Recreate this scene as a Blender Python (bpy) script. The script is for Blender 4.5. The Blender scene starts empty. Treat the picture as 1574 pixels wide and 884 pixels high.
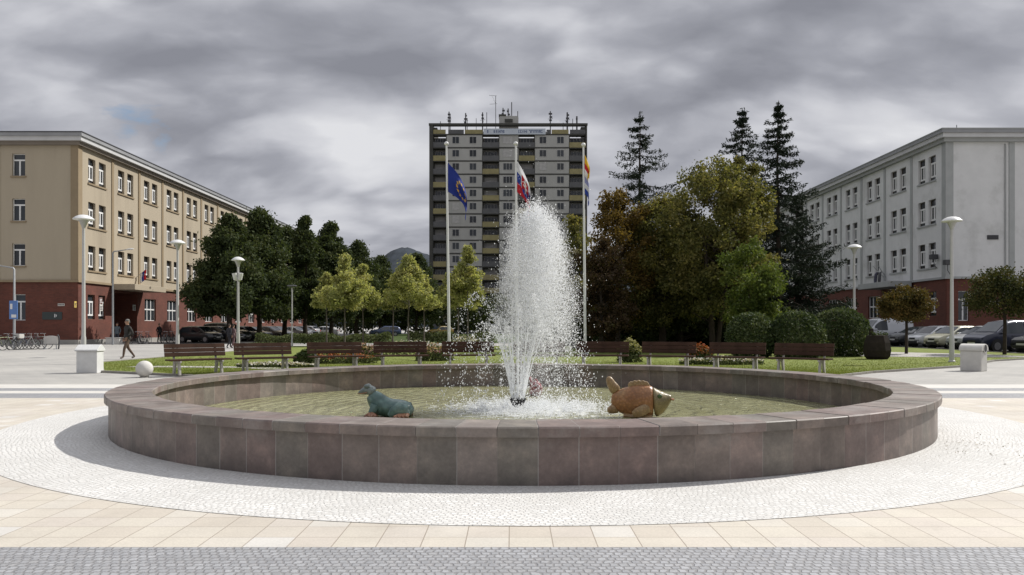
import bpy, bmesh, math, random
import numpy as np
from mathutils import Vector, Matrix
R = math.radians
PI = math.pi
C = bpy.data.collections.new("square"); bpy.context.scene.collection.children.link(C)
SC = bpy.context.scene
H_EYE, F, CX, HY = 1.45, 1224.0, 787.0, 502.0
def X(px, d): return (px - CX) * d / F
def Z(py, d): return H_EYE + (HY - py) * d / F

# ------------------------------------------------------------------ object helpers
def tag(o, label=None, cat=None, group=None, kind=None):
    if label: o['label'] = label
    if cat: o['category'] = cat
    if group: o['group'] = group
    if kind: o['kind'] = kind
    return o
def thing(name, label, cat, loc=(0, 0, 0), rotz=0, group=None):
    o = bpy.data.objects.new(name, None); C.objects.link(o)
    o.location = loc; o.rotation_euler = (0, 0, rotz); o.empty_display_size = .2
    return tag(o, label, cat, group)
def copy_tree(o, parent=None):
    c = o.copy(); C.objects.link(c)
    if parent is not None: c.parent = parent
    for ch in list(o.children): copy_tree(ch, c)
    return c
def link_mesh(name, me, parent=None, loc=None, rotz=0):
    o = bpy.data.objects.new(name, me); C.objects.link(o)
    if parent is not None: o.parent = parent
    if loc is not None: o.location = loc
    if rotz: o.rotation_euler = (0, 0, rotz)
    return o
class MB:
    """collects shapes for one mesh"""
    def __init__(s): s.v = []; s.f = []; s.m = []
    def add(s, vs, fs, mi=0):
        b = len(s.v); s.v.extend([tuple(v) for v in vs])
        s.f.extend([tuple(b + i for i in f) for f in fs]); s.m.extend([mi] * len(fs)); return s
    def box(s, x0, x1, y0, y1, z0, z1, mi=0, M=None):
        vs = [Vector(p) for p in ((x0,y0,z0),(x1,y0,z0),(x1,y1,z0),(x0,y1,z0),(x0,y0,z1),(x1,y0,z1),(x1,y1,z1),(x0,y1,z1))]
        if M is not None: vs = [M @ v for v in vs]
        return s.add(vs, [(0,3,2,1),(4,5,6,7),(0,1,5,4),(1,2,6,5),(2,3,7,6),(3,0,4,7)], mi)
    def tube(s, pts, rad, n=8, mi=0, cap=True):
        pts = [Vector(p) for p in pts]
        if not isinstance(rad, (list, tuple)): rad = [rad] * len(pts)
        rings = []; vs = []; up0 = None
        for i, p in enumerate(pts):
            t = (pts[min(i+1, len(pts)-1)] - pts[max(i-1, 0)]).normalized()
            if up0 is None: up0 = Vector((0, 0, 1)) if abs(t.z) < .9 else Vector((1, 0, 0))
            a = t.cross(up0)
            if a.length < 1e-5: a = t.orthogonal()
            a.normalize(); b = t.cross(a).normalized(); up0 = -b if (-b).dot(up0) > 0 else b
            for k in range(n):
                q = 2*PI*k/n
                vs.append(p + (a*math.cos(q) + b*math.sin(q)) * rad[i])
        fs = []
        for i in range(len(pts)-1):
            for k in range(n):
                fs.append((i*n+k, i*n+(k+1) % n, (i+1)*n+(k+1) % n, (i+1)*n+k))
        if cap: fs.append(tuple(range(n))[::-1]); fs.append(tuple((len(pts)-1)*n+k for k in range(n)))
        return s.add(vs, fs, mi)
    def lathe(s, prof, n=24, c=(0, 0, 0), mi=0, sx=1, sy=1, cap=True):
        vs = []; fs = []
        for r, z in prof:
            for k in range(n):
                q = 2*PI*k/n; vs.append((c[0]+r*math.cos(q)*sx, c[1]+r*math.sin(q)*sy, c[2]+z))
        for i in range(len(prof)-1):
            for k in range(n): fs.append((i*n+k, i*n+(k+1) % n, (i+1)*n+(k+1) % n, (i+1)*n+k))
        if cap and prof[0][0] > 1e-4: fs.append(tuple(range(n))[::-1])
        if cap and prof[-1][0] > 1e-4: fs.append(tuple((len(prof)-1)*n+k for k in range(n)))
        return s.add(vs, fs, mi)
    def loft(s, secs, n=14, mi=0):
        """secs: (x,y,z, ry, rz) ellipses along a spine lying mostly in the xz plane"""
        P = [Vector(q[:3]) for q in secs]; vs = []; fs = []
        for i, q in enumerate(secs):
            t = (P[min(i+1, len(P)-1)] - P[max(i-1, 0)]).normalized()
            side = Vector((0, 1, 0)); up = side.cross(t)
            up = -up if up.z < -1e-6 else up
            up.normalize()
            for k in range(n):
                a = 2*PI*k/n; vs.append(P[i] + side*math.cos(a)*q[3] + up*math.sin(a)*q[4])
        for i in range(len(P)-1):
            for k in range(n): fs.append((i*n+k, i*n+(k+1) % n, (i+1)*n+(k+1) % n, (i+1)*n+k))
        fs.append(tuple(range(n))[::-1]); fs.append(tuple((len(P)-1)*n+k for k in range(n)))
        return s.add(vs, fs, mi)
    def ball(s, c, rx, ry=None, rz=None, n=12, m=8, mi=0):
        ry = rx if ry is None else ry; rz = rx if rz is None else rz
        vs = [(c[0], c[1], c[2]-rz)]; fs = []
        for i in range(1, m):
            a = -PI/2 + PI*i/m
            for k in range(n):
                q = 2*PI*k/n; vs.append((c[0]+rx*math.cos(a)*math.cos(q), c[1]+ry*math.cos(a)*math.sin(q), c[2]+rz*math.sin(a)))
        vs.append((c[0], c[1], c[2]+rz)); L = len(vs)-1
        for k in range(n): fs.append((0, 1+(k+1) % n, 1+k)); fs.append((L, L-n+k, L-n+(k+1) % n))
        for i in range(m-2):
            for k in range(n): fs.append((1+i*n+k, 1+i*n+(k+1) % n, 1+(i+1)*n+(k+1) % n, 1+(i+1)*n+k))
        return s.add(vs, fs, mi)
    def prism(s, outline, t0, t1, axis='y', mi=0):
        """outline of 2d points pushed along an axis. axis y: outline is (x,z); axis x: (y,z); axis z: (x,y)"""
        def P(a, b, t): return {'y': (a, t, b), 'x': (t, a, b), 'z': (a, b, t)}[axis]
        n = len(outline)
        vs = [P(a, b, t0) for a, b in outline] + [P(a, b, t1) for a, b in outline]
        fs = [tuple(range(n)), tuple(range(n, 2*n))[::-1]] + [(i, i+n, (i+1) % n + n, (i+1) % n) for i in range(n)]
        return s.add(vs, fs, mi)
    def quad(s, a, b, c, d, mi=0): return s.add([a, b, c, d], [(0, 1, 2, 3)], mi)
    def xf(s, M): s.v = [tuple(M @ Vector(v)) for v in s.v]; return s
    def mesh(s, name, mats, smooth=False, angle=None):
        me = bpy.data.meshes.new(name); me.from_pydata(s.v, [], s.f)
        bm = bmesh.new(); bm.from_mesh(me); bmesh.ops.recalc_face_normals(bm, faces=bm.faces); bm.to_mesh(me); bm.free()
        mats = mats if isinstance(mats, (list, tuple)) else [mats]
        for m in mats: me.materials.append(m)
        me.polygons.foreach_set('material_index', s.m)
        if smooth:
            me.polygons.foreach_set('use_smooth', [True]*len(me.polygons))
            if angle is not None: me.set_sharp_from_angle(angle=R(angle))
        me.update(); return me
    def build(s, name, mats, parent=None, smooth=False, loc=None, rotz=0, bevel=0, angle=40):
        o = link_mesh(name, s.mesh(name, mats, smooth, angle), parent, loc, rotz)
        if bevel:
            b = o.modifiers.new('bevel', 'BEVEL'); b.width = bevel; b.segments = 2; b.limit_method = 'ANGLE'; b.angle_limit = R(40)
        return o
def np_mesh(name, V, Fk, mat, smooth=False):
    V = np.asarray(V, dtype=np.float32).reshape(-1, 3); Fk = np.asarray(Fk, dtype=np.int32); nf, k = Fk.shape
    me = bpy.data.meshes.new(name)
    me.vertices.add(len(V)); me.vertices.foreach_set('co', V.ravel())
    me.loops.add(nf*k); me.loops.foreach_set('vertex_index', Fk.ravel())
    me.polygons.add(nf); me.polygons.foreach_set('loop_start', np.arange(0, nf*k, k, dtype=np.int32))
    if smooth: me.polygons.foreach_set('use_smooth', np.ones(nf, dtype=bool))
    me.update(calc_edges=True); me.validate()
    for m in (mat if isinstance(mat, (list, tuple)) else [mat]): me.materials.append(m)
    return me

# ------------------------------------------------------------------ materials
class NT:
    def __init__(s, nt): s.nt = nt; s.N = nt.nodes; s.L = nt.links
    def n(s, typ, props=None, **ins):
        nd = s.N.new(typ)
        for k, v in (props or {}).items(): setattr(nd, k, v)
        for k, v in ins.items():
            key = int(k[1:]) if k[0] == 'i' and k[1:].isdigit() else k.replace('_', ' ')
            s.set(nd.inputs[key], v)
        return nd
    def set(s, sock, v):
        if isinstance(v, bpy.types.NodeSocket): s.L.new(v, sock)
        elif isinstance(v, bpy.types.Node): s.L.new(v.outputs[0], sock)
        else:
            if isinstance(v, (tuple, list)) and len(v) == 3 and sock.type == 'RGBA': v = (*v, 1)
            sock.default_value = v
    def math(s, op, a, b=0.0, c=None):
        nd = s.N.new('ShaderNodeMath'); nd.operation = op; s.set(nd.inputs[0], a); s.set(nd.inputs[1], b)
        if c is not None: s.set(nd.inputs[2], c)
        return nd.outputs[0]
    def mix(s, f, a, b, mode='MIX'):
        nd = s.N.new('ShaderNodeMix'); nd.data_type = 'RGBA'; nd.blend_type = mode
        s.set(nd.inputs[0], f); s.set(nd.inputs[6], a); s.set(nd.inputs[7], b); return nd.outputs[2]
    def ramp(s, f, stops):
        nd = s.N.new('ShaderNodeValToRGB'); e = nd.color_ramp.elements
        while len(e) < len(stops): e.new(.5)
        for el, (p, c) in zip(e, stops):
            el.position = p; el.color = (*c, 1) if len(c) == 3 else c
        s.set(nd.inputs[0], f); return nd.outputs[0]
    def noise(s, vec, scale, detail=4, rough=.55, dist=0.0):
        nd = s.n('ShaderNodeTexNoise', None, Scale=scale, Detail=detail, Roughness=rough, Distortion=dist)
        if vec is not None: s.set(nd.inputs['Vector'], vec)
        return nd.outputs[0]
    def mapr(s, v, a, b, c, d):
        nd = s.N.new('ShaderNodeMapRange'); s.set(nd.inputs[0], v)
        for i, q in enumerate((a, b, c, d)): s.set(nd.inputs[1+i], q)
        return nd.outputs[0]
def new_mat(name):
    m = bpy.data.materials.new(name); m.use_nodes = True; t = NT(m.node_tree)
    p = m.node_tree.nodes['Principled BSDF']; return m, t, p
def v3(c, k): return tuple(min(1, q*k) for q in c)
def mat(name, col, rough=.7, var=.12, scale=3.0, bump=0.0, bscale=40, metal=0.0, spec=None, dirt=None, coat=0, streak=False):
    m, t, p = new_mat(name)
    tc = t.n('ShaderNodeTexCoord').outputs['Object']
    vec = tc
    if streak: vec = t.n('ShaderNodeMapping', None, Vector=tc, Scale=(1, 1, .18)).outputs[0]
    nz = t.noise(vec, scale, 6, .6)
    c = t.mix(t.mapr(nz, .3, .7, 0, 1), v3(col, 1-var), v3(col, 1+var))
    if dirt:
        n2 = t.noise(vec, scale*.37, 5, .65); c = t.mix(t.mapr(n2, .52, .72, 0, dirt[1]), c, dirt[0])
    t.set(p.inputs['Base Color'], c); p.inputs['Roughness'].default_value = rough; p.inputs['Metallic'].default_value = metal; p.inputs['Specular IOR Level'].default_value = .5 if rough < .88 else .15
    if spec is not None: p.inputs['Specular IOR Level'].default_value = spec
    if coat: p.inputs['Coat Weight'].default_value = coat; p.inputs['Coat Roughness'].default_value = .05
    if bump:
        b = t.n('ShaderNodeBump', None, Strength=bump, Distance=.01, Height=t.noise(tc, bscale, 4, .6)); t.set(p.inputs['Normal'], b)
    return m
def leaf_mat(name, cols, trans=.35, scale=.5):
    """leaf colours vary from leaf to leaf and in broad patches"""
    m, t, p = new_mat(name)
    g = t.n('ShaderNodeNewGeometry'); tc = t.n('ShaderNodeTexCoord').outputs['Object']
    f = t.math('ADD', t.math('MULTIPLY', g.outputs['Random Per Island'], .5), t.math('MULTIPLY', t.mapr(t.noise(tc, scale, 3, .6), .3, .7, 0, 1), .5))
    n = len(cols); c = t.ramp(f, [(i/(n-1)*.8+.1, q) for i, q in enumerate(cols)])
    t.set(p.inputs['Base Color'], c); p.inputs['Roughness'].default_value = .65; p.inputs['Specular IOR Level'].default_value = .15
    tr = t.n('ShaderNodeBsdfTranslucent', None, Color=t.mix(1, c, (1.0, 1.0, .55), 'MULTIPLY'))
    mx = t.n('ShaderNodeMixShader', None, i0=trans); t.L.new(p.outputs[0], mx.inputs[1]); t.L.new(tr.outputs[0], mx.inputs[2])
    t.L.new(mx.outputs[0], t.N['Material Output'].inputs[0]); return m

M = {}
M['plaster'] = mat('beige_plaster', (.40, .345, .262), .9, .05, .6, .15, 60, dirt=((.29, .245, .185), .7), streak=True)
M['plaster_trim'] = mat('tan_plaster', (.28, .22, .145), .9, .07, 1.0)
M['grey_plaster'] = mat('weathered_white_plaster', (.66, .66, .655), .9, .06, .8, .2, 50, dirt=((.47, .47, .455), .9), streak=False)
M['grey_trim'] = mat('grey_plaster_trim', (.38, .39, .385), .9, .08, 1.0)
M['cornice'] = mat('cornice_metal', (.52, .52, .52), .6, .08, 1.0)
M['zinc'] = mat('zinc_edging', (.27, .275, .285), .55, .1, 1.0)
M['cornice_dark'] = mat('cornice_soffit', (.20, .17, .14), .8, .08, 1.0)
def brick_mat(name, a, b, mort, scale=1.0):
    m, t, p = new_mat(name)
    tc = t.n('ShaderNodeTexCoord').outputs['Object']
    s = t.n('ShaderNodeSeparateXYZ', None, Vector=tc)
    v = t.n('ShaderNodeCombineXYZ', None, X=t.math('ADD', s.outputs[0], s.outputs[1]), Y=s.outputs[2]).outputs[0]
    bt = t.n('ShaderNodeTexBrick', None, Vector=v, Color1=a, Color2=b, Mortar=mort, Scale=scale, Mortar_Size=.012, Brick_Width=.3, Row_Height=.1)
    nz = t.noise(tc, .7, 5, .6)
    c = t.mix(1, bt.outputs[0], t.ramp(nz, [(.3, (.75, .75, .75)), (.7, (1.15, 1.1, 1.1))]), 'MULTIPLY')
    t.set(p.inputs['Base Color'], c); p.inputs['Roughness'].default_value = .85
    bp = t.n('ShaderNodeBump', None, Strength=.5, Distance=.01, Height=bt.outputs['Fac']); bp.invert = True; t.set(p.inputs['Normal'], bp)
    return m
M['brick'] = brick_mat('red_brick', (.155, .047, .029), (.118, .035, .022), (.11, .054, .04))
M['white_frame'] = mat('white_window_frame', (.72, .72, .71), .5, .06, 2)
M['stone_plinth'] = mat('stone_plinth', (.30, .29, .27), .9, .1, 2, .2)
M['black'] = mat('black_paint', (.012, .012, .013), .5, .1)
M['dark_metal'] = mat('dark_metal', (.05, .05, .055), .5, .1)
def glass_mat(name, col, rough=.06):
    m, t, p = new_mat(name)
    g = t.n('ShaderNodeObjectInfo')
    c = t.mix(g.outputs['Random'], v3(col, .5), v3(col, 1.7))
    t.set(p.inputs['Base Color'], c); p.inputs['Roughness'].default_value = rough; p.inputs['Specular IOR Level'].default_value = .6
    return m
M['pane'] = glass_mat('window_glass', (.022, .026, .03))
M['car_glass'] = glass_mat('car_glass', (.02, .025, .03), .03)
def car_paint(name, col, metal=.2): return mat(name, col, .32, .03, 2, metal=metal, coat=.8)

# ------------------------------------------------------------------ world, sun, camera
SKY_AT = (-14.2, 3.7, 0)
SUN_EL, SUN_AZ = R(43), R(30)            # azimuth measured from +x towards +y
sd = Vector((math.cos(SUN_AZ)*math.cos(SUN_EL), math.sin(SUN_AZ)*math.cos(SUN_EL), math.sin(SUN_EL)))
def build_world():
    w = bpy.data.worlds.new("World"); SC.world = w; w.use_nodes = True
    t = NT(w.node_tree); bg = t.N['Background']
    sky = t.n('ShaderNodeTexSky'); sky.sky_type = 'NISHITA'; sky.sun_disc = False
    sky.sun_elevation = SUN_EL; sky.sun_rotation = PI/2 - SUN_AZ
    sky.air_density = 1.0; sky.dust_density = 1.0
    d = t.n('ShaderNodeTexCoord').outputs['Generated']
    s = t.n('ShaderNodeSeparateXYZ', None, Vector=d)
    zz = t.math('ADD', t.math('MAXIMUM', s.outputs[2], 0.0), .42)
    v = t.n('ShaderNodeCombineXYZ', None, X=t.math('DIVIDE', s.outputs[0], zz), Y=t.math('DIVIDE', s.outputs[1], zz), Z=0.0).outputs[0]
    v1 = t.n('ShaderNodeMapping', None, Vector=v, Location=SKY_AT, Scale=(1.35, 2.05, 1)).outputs[0]
    warp = t.n('ShaderNodeTexNoise', None, Vector=v1, Scale=1.3, Detail=4.0)
    v2 = t.mix(.34, v1, warp.outputs[1], 'ADD')
    v3_ = t.n('ShaderNodeMapping', None, Vector=v2, Location=(7, 4, 2)).outputs[0]
    big = t.noise(v1, .75, 2, .5); mid = t.noise(v2, 1.9, 8, .52); wisp = t.noise(v3_, 4.2, 8, .55)
    # billows: lumps at three sizes, each with a soft dark foot
    def lump(vec, sc, sm):
        return t.n('ShaderNodeTexVoronoi', {'feature': 'SMOOTH_F1'}, Vector=vec, Scale=sc, Smoothness=sm).outputs['Distance']
    w2 = t.mix(.16, v2, t.n('ShaderNodeTexNoise', None, Vector=v2, Scale=5.0, Detail=4.0).outputs[1], 'ADD')
    b1, b2, b3 = lump(w2, 1.7, .5), lump(w2, 3.8, .45), lump(w2, 8.5, .4)
    bil = t.math('ADD', t.math('ADD', t.math('MULTIPLY', t.math('SUBTRACT', .42, b1), .50), t.math('MULTIPLY', t.math('SUBTRACT', .42, b2), .36)), t.math('MULTIPLY', t.math('SUBTRACT', .42, b3), .22))
    f = t.math('ADD', t.math('MULTIPLY', t.math('SUBTRACT', big, .5), .95), t.math('MULTIPLY', t.math('SUBTRACT', mid, .5), .70))
    f = t.math('ADD', f, t.math('MULTIPLY', t.math('SUBTRACT', wisp, .5), .34)); f = t.math('ADD', f, bil)
    f = t.math('ADD', f, t.math('MULTIPLY', t.mapr(s.outputs[2], .26, .08, 0, .03), t.mapr(mid, .44, .56, 0, 1)))
    f = t.math('ADD', f, .5)
    cloud = t.ramp(f, [(.12, (.225, .232, .266)), (.31, (.310, .318, .357)), (.44, (.400, .408, .448)), (.57, (.510, .517, .555)), (.82, (.66, .665, .69))])
    dist = t.n('ShaderNodeVectorMath', {'operation': 'DISTANCE'}); t.set(dist.inputs[0], d)
    dist.inputs[1].default_value = Vector((-.479, 1, .247)).normalized()
    m1 = t.math('ADD', dist.outputs['Value'], t.math('MULTIPLY', t.math('SUBTRACT', wisp, .5), .20))
    mask = t.mapr(m1, .034, .012, 0, .75)
    blue = t.mix(1, sky.outputs[0], (1.0, 1.0, 1.0), 'MULTIPLY')
    cl10 = t.n('ShaderNodeVectorMath', {'operation': 'SCALE'}); t.set(cl10.inputs[0], cloud); t.set(cl10.inputs['Scale'], t.mapr(s.outputs[2], .38, .85, 10.0, 17.0))  # clouds overhead, above the view, made brighter to raise the ambient light
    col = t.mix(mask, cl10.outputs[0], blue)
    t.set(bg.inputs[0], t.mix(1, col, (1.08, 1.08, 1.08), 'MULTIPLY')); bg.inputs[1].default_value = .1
build_world()
sun = bpy.data.lights.new('sun', 'SUN'); sun.energy = 4.6; sun.angle = R(.5); sun.color = (1, .965, .91)
so = bpy.data.objects.new('sun', sun); C.objects.link(so); so.rotation_euler = sd.to_track_quat('Z', 'Y').to_euler(); so.location = (30, 20, 40)
cam = bpy.data.cameras.new('camera'); cam.lens = 36*F/1574; cam.sensor_width = 36; cam.shift_y = 60/1574; cam.clip_end = 9000; cam.clip_start = .1
co = bpy.data.objects.new('camera', cam); C.objects.link(co); co.location = (0, 0, H_EYE); co.rotation_euler = (R(90), 0, 0); SC.camera = co
SC.view_settings.view_transform = 'Standard'; SC.view_settings.look = 'None'; SC.view_settings.exposure = .06; SC.view_settings.gamma = 1
SC.render.engine = 'CYCLES'; SC.cycles.use_denoising = True; SC.cycles.max_bounces = 9; SC.cycles.diffuse_bounces = 5; SC.cycles.transparent_max_bounces = 40
SC.cycles.sample_clamp_indirect = 4; SC.cycles.caustics_reflective = False; SC.cycles.caustics_refractive = False

# ------------------------------------------------------------------ ground sheets
FX, FY = .145, 13.39                        # fountain centre
RO, RI, RIM = 6.235, 5.64, .545
def plaza_mat():
    m, t, p = new_mat('plaza_paving'); tc = t.n('ShaderNodeTexCoord').outputs['Object']
    bt = t.n('ShaderNodeTexBrick', None, Vector=tc, Color1=(.40, .385, .36), Color2=(.35, .34, .32), Mortar=(.25, .24, .23), Scale=1.0, Mortar_Size=.01, Brick_Width=.6, Row_Height=.4)
    nz = t.noise(tc, .25, 6, .6)
    c = t.mix(1, bt.outputs[0], t.ramp(nz, [(.3, (.82, .82, .82)), (.7, (1.12, 1.12, 1.1))]), 'MULTIPLY')
    t.set(p.inputs['Base Color'], c); p.inputs['Roughness'].default_value = .85; return m
def slab_mat():
    m, t, p = new_mat('beige_slabs'); tc = t.n('ShaderNodeTexCoord').outputs['Object']
    v = t.n('ShaderNodeMapping', None, Vector=tc, Location=(.02, -.05, 0)).outputs[0]
    bt = t.n('ShaderNodeTexBrick', {'offset': 0.0, 'offset_frequency': 2}, Vector=v, Color1=(0, 0, 0), Color2=(1, 1, 1), Mortar=(.5, .5, .5), Scale=1.0, Mortar_Size=.004, Mortar_Smooth=.2, Bias=0.0, Brick_Width=.292, Row_Height=.285)
    tone = t.ramp(bt.outputs[0], [(.0, (.515, .470, .405)), (.4, (.555, .518, .448)), (.7, (.53, .485, .43)), (.93, (.565, .535, .475)), (1, (.59, .575, .545))])
    big = t.noise(tc, .8, 5, .6); fine = t.noise(tc, 60, 3, .7)
    tone = t.mix(1, tone, t.ramp(big, [(.3, (.88, .87, .86)), (.7, (1.08, 1.07, 1.05))]), 'MULTIPLY')
    tone = t.mix(1, tone, t.ramp(fine, [(.3, (.9, .9, .9)), (.7, (1.06, 1.06, 1.06))]), 'MULTIPLY')
    st = t.noise(tc, 1.7, 7, .7, .5); spot = t.noise(tc, 9.0, 3, .6)
    tone = t.mix(t.mapr(st, .54, .72, 0, .30), tone, (.33, .29, .24)); tone = t.mix(t.mapr(spot, .70, .76, 0, .35), tone, (.25, .23, .21))
    c = t.mix(bt.outputs['Fac'], tone, (.30, .255, .205))
    t.set(p.inputs['Base Color'], c); p.inputs['Roughness'].default_value = .8
    bp = t.n('ShaderNodeBump', None, Strength=.6, Distance=.004, Height=t.math('SUBTRACT', t.math('MULTIPLY', fine, .3), bt.outputs['Fac'])); t.set(p.inputs['Normal'], bp)
    return m
def sett_mat(name, cols, mort, w, h, polar=False, jit=.02, bumpd=.012, jsc=5.0):
    m, t, p = new_mat(name); tc = t.n('ShaderNodeTexCoord').outputs['Object']
    wn = t.n('ShaderNodeTexNoise', None, Vector=tc, Scale=jsc, Detail=3.0)
    off = t.n('ShaderNodeVectorMath', {'operation': 'SCALE'}); t.set(off.inputs[0], t.n('ShaderNodeVectorMath', {'operation': 'SUBTRACT'}, i0=wn.outputs[1], i1=(.5, .5, .5)).outputs[0]); off.inputs['Scale'].default_value = jit*4
    v = t.n('ShaderNodeVectorMath', {'operation': 'ADD'}, i0=tc, i1=off.outputs[0]).outputs[0]
    if polar:
        s = t.n('ShaderNodeSeparateXYZ', None, Vector=v)
        a = t.math('MULTIPLY', t.math('ARCTAN2', s.outputs[1], s.outputs[0]), 7.0)
        r = t.math('SQRT', t.math('ADD', t.math('MULTIPLY', s.outputs[0], s.outputs[0]), t.math('MULTIPLY', s.outputs[1], s.outputs[1])))
        v = t.n('ShaderNodeCombineXYZ', None, X=a, Y=r).outputs[0]
    bt = t.n('ShaderNodeTexBrick', {'offset': .5}, Vector=v, Color1=(0, 0, 0), Color2=(1, 1, 1), Mortar=(.5, .5, .5), Scale=1.0, Mortar_Size=.009, Mortar_Smooth=.5, Brick_Width=w, Row_Height=h)
    n = len(cols); tone = t.ramp(bt.outputs[0], [(i/(n-1), c) for i, c in enumerate(cols)])
    big = t.noise(tc, .9, 5, .65); fine = t.noise(tc, 45, 3, .7)
    tone = t.mix(1, tone, t.ramp(big, [(.3, (.86, .86, .85)), (.7, (1.08, 1.08, 1.08))]), 'MULTIPLY')
    tone = t.mix(1, tone, t.ramp(fine, [(.3, (.85, .85, .85)), (.7, (1.08, 1.08, 1.08))]), 'MULTIPLY')
    st = t.noise(tc, 1.3, 7, .7, .5); spot = t.noise(tc, 11.0, 3, .6)
    tone = t.mix(t.mapr(st, .53, .74, 0, .35), tone, v3(mort, .8)); tone = t.mix(t.mapr(spot, .68, .76, 0, .4), tone, v3(mort, .55))
    c = t.mix(bt.outputs['Fac'], tone, mort)
    t.set(p.inputs['Base Color'], c); p.inputs['Roughness'].default_value = .75
    bp = t.n('ShaderNodeBump', None, Strength=.9, Distance=bumpd, Height=t.math('SUBTRACT', t.math('MULTIPLY', fine, .5), bt.outputs['Fac'])); t.set(p.inputs['Normal'], bp)
    return m
M['plaza'] = plaza_mat(); M['slab'] = slab_mat()
M['setts_white'] = sett_mat('white_setts', [(.60, .59, .565), (.68, .67, .645), (.74, .735, .715), (.65, .635, .605), (.71, .70, .68)], (.54, .528, .50), .056, .05, True, jit=.035, bumpd=.006)
M['setts_grey'] = sett_mat('grey_setts', [(.29, .295, .31), (.335, .34, .355), (.385, .39, .405), (.31, .315, .33), (.35, .35, .357)], (.225, .222, .224), .056, .06, jit=.014, jsc=14.0, bumpd=.007)
M['asphalt'] = mat('asphalt', (.055, .055, .056), .9, .15, 2, .3, 80)
M['grass'] = mat('lawn_grass', (.165, .195, .05), .9, .3, 1.6, .8, 30, dirt=((.21, .215, .06), .5))
M['park'] = mat('park_grass', (.05, .075, .02), .9, .3, .8)
M['path'] = mat('path_paving', (.44, .42, .39), .9, .08, 1.5)
M['kerb'] = mat('kerb_stone', (.25, .235, .21), .85, .15, 3, .2)
M['pale_stripe'] = mat('pale_stripe_paving', (.56, .54, .50), .85, .07, 2.0)

def polar_sheet(name, r_list, c, z, m, n=160, kind='structure'):
    mb = MB(); vs = []
    for r in r_list:
        for k in range(n): vs.append((r*math.cos(2*PI*k/n), r*math.sin(2*PI*k/n), 0))
    fs = [(i*n+k, (i+1)*n+k, (i+1)*n+(k+1) % n, i*n+(k+1) % n) for i in range(len(r_list)-1) for k in range(n)]
    mb.add(vs, fs); o = mb.build(name, m, loc=(c[0], c[1], z)); tag(o, kind=kind); return o
def poly_sheet(name, pts, z, m, thick=0):
    mb = MB()
    if thick: mb.prism(pts, z-thick, z, 'z')
    else: mb.add([(x, y, z) for x, y in pts], [tuple(range(len(pts)))])
    o = mb.build(name, m); tag(o, kind='structure'); return o
polar_sheet('ground', [5.95, 7, 9, 12, 20, 40, 80, 160, 400, 1200, 5000], (FX, FY), 0, M['plaza'])
poly_sheet('slab_paving', [(-45, 1.0), (45, 1.0), (45, 4.63), (-45, 4.63)], .004, M['slab'])
poly_sheet('grey_sett_band', [(-45, 4.63), (45, 4.63), (45, 5.22), (-45, 5.22)], .004, M['setts_grey'])
# slabs around the basin: the hole is covered by the sett ring
def slab_field():
    mb = MB(); n = 96; R0 = 6.6
    outer = []
    x0, x1, y0, y1 = -45, 45, 5.22, 16.1
    vs = []; 
    for k in range(n):
        a = 2*PI*k/n; ca, sa = math.cos(a), math.sin(a)
        tx = (x1-FX)/ca if ca > 1e-9 else ((x0-FX)/ca if ca < -1e-9 else 1e9)
        ty = (y1-FY)/sa if sa > 1e-9 else ((y0-FY)/sa if sa < -1e-9 else 1e9)
        t_ = min(tx, ty); r0 = min(R0, t_*.999)
        vs.append((FX+ca*r0, FY+sa*r0, .004)); vs.append((FX+ca*t_, FY+sa*t_, .004))
    fs = []
    for k in range(n):
        j = (k+1) % n; fs.append((2*k, 2*k+1, 2*j+1, 2*j))
    # corners
    def corner(cx, cy):
        a = math.atan2(cy-FY, cx-FX) % (2*PI); k = int(a/(2*PI/n)); j = (k+1) % n
        b = len(vs); vs.append((cx, cy, .004)); fs.append((2*k+1, b, 2*j+1))
    for cx, cy in ((x0, y0), (x1, y0), (x1, y1), (x0, y1)): corner(cx, cy)
    mb.add(vs, fs); tag(mb.build('slab_paving', M['slab']), kind='structure')
slab_field()
for a, b, m in ((16.1, 17.25, 'setts_grey'), (17.25, 17.9, 'pale_stripe'), (17.9, 18.7, 'setts_grey'), (18.7, 19.9, 'pale_stripe')):
    # bands run behind the fountain on both sides
    for x0, x1 in ((-45, -5.2), (5.4, 45)):
        poly_sheet('paving_band', [(x0, a), (x1, a), (x1, b), (x0, b)], .004, M[m])
polar_sheet('white_sett_ring', [6.0, 6.5, 7.0, 7.63], (FX, FY), .008, M['setts_white'], 192)

lawn_pts = []
a0 = math.atan2(22.9-FY, -9.35); a1 = math.atan2(22.9-FY, 9.35)
arc = [(FX+13.2*math.cos(a0+(a1-a0)*i/40), FY+13.2*math.sin(a0+(a1-a0)*i/40)) for i in range(41)]
lawn_pts = [(-12.9, 25.0)] + arc + [(11.2, 24.7), (16.0, 28.3), (20.0, 33.0), (24.0, 36.0), (26.6, 36.6), (26.6, 57), (-15.7, 57), (-16.1, 37), (-16.3, 31.5)]
mbk = MB()
for i in range(len(lawn_pts)):
    p, q = Vector(lawn_pts[i]), Vector(lawn_pts[(i+1) % len(lawn_pts)])
    if (q-p).length < .01: continue
    t_ = (q-p).normalized(); nrm = Vector((t_.y, -t_.x)) * .09
    mbk.add([(p.x, p.y, 0), (q.x, q.y, 0), (q.x-nrm.x, q.y-nrm.y, 0), (p.x-nrm.x, p.y-nrm.y, 0), (p.x, p.y, .07), (q.x, q.y, .07), (q.x-nrm.x, q.y-nrm.y, .07), (p.x-nrm.x, p.y-nrm.y, .07)],
            [(0, 1, 2, 3), (4, 5, 6, 7), (0, 1, 5, 4), (1, 2, 6, 5), (2, 3, 7, 6), (3, 0, 4, 7)])
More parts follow.
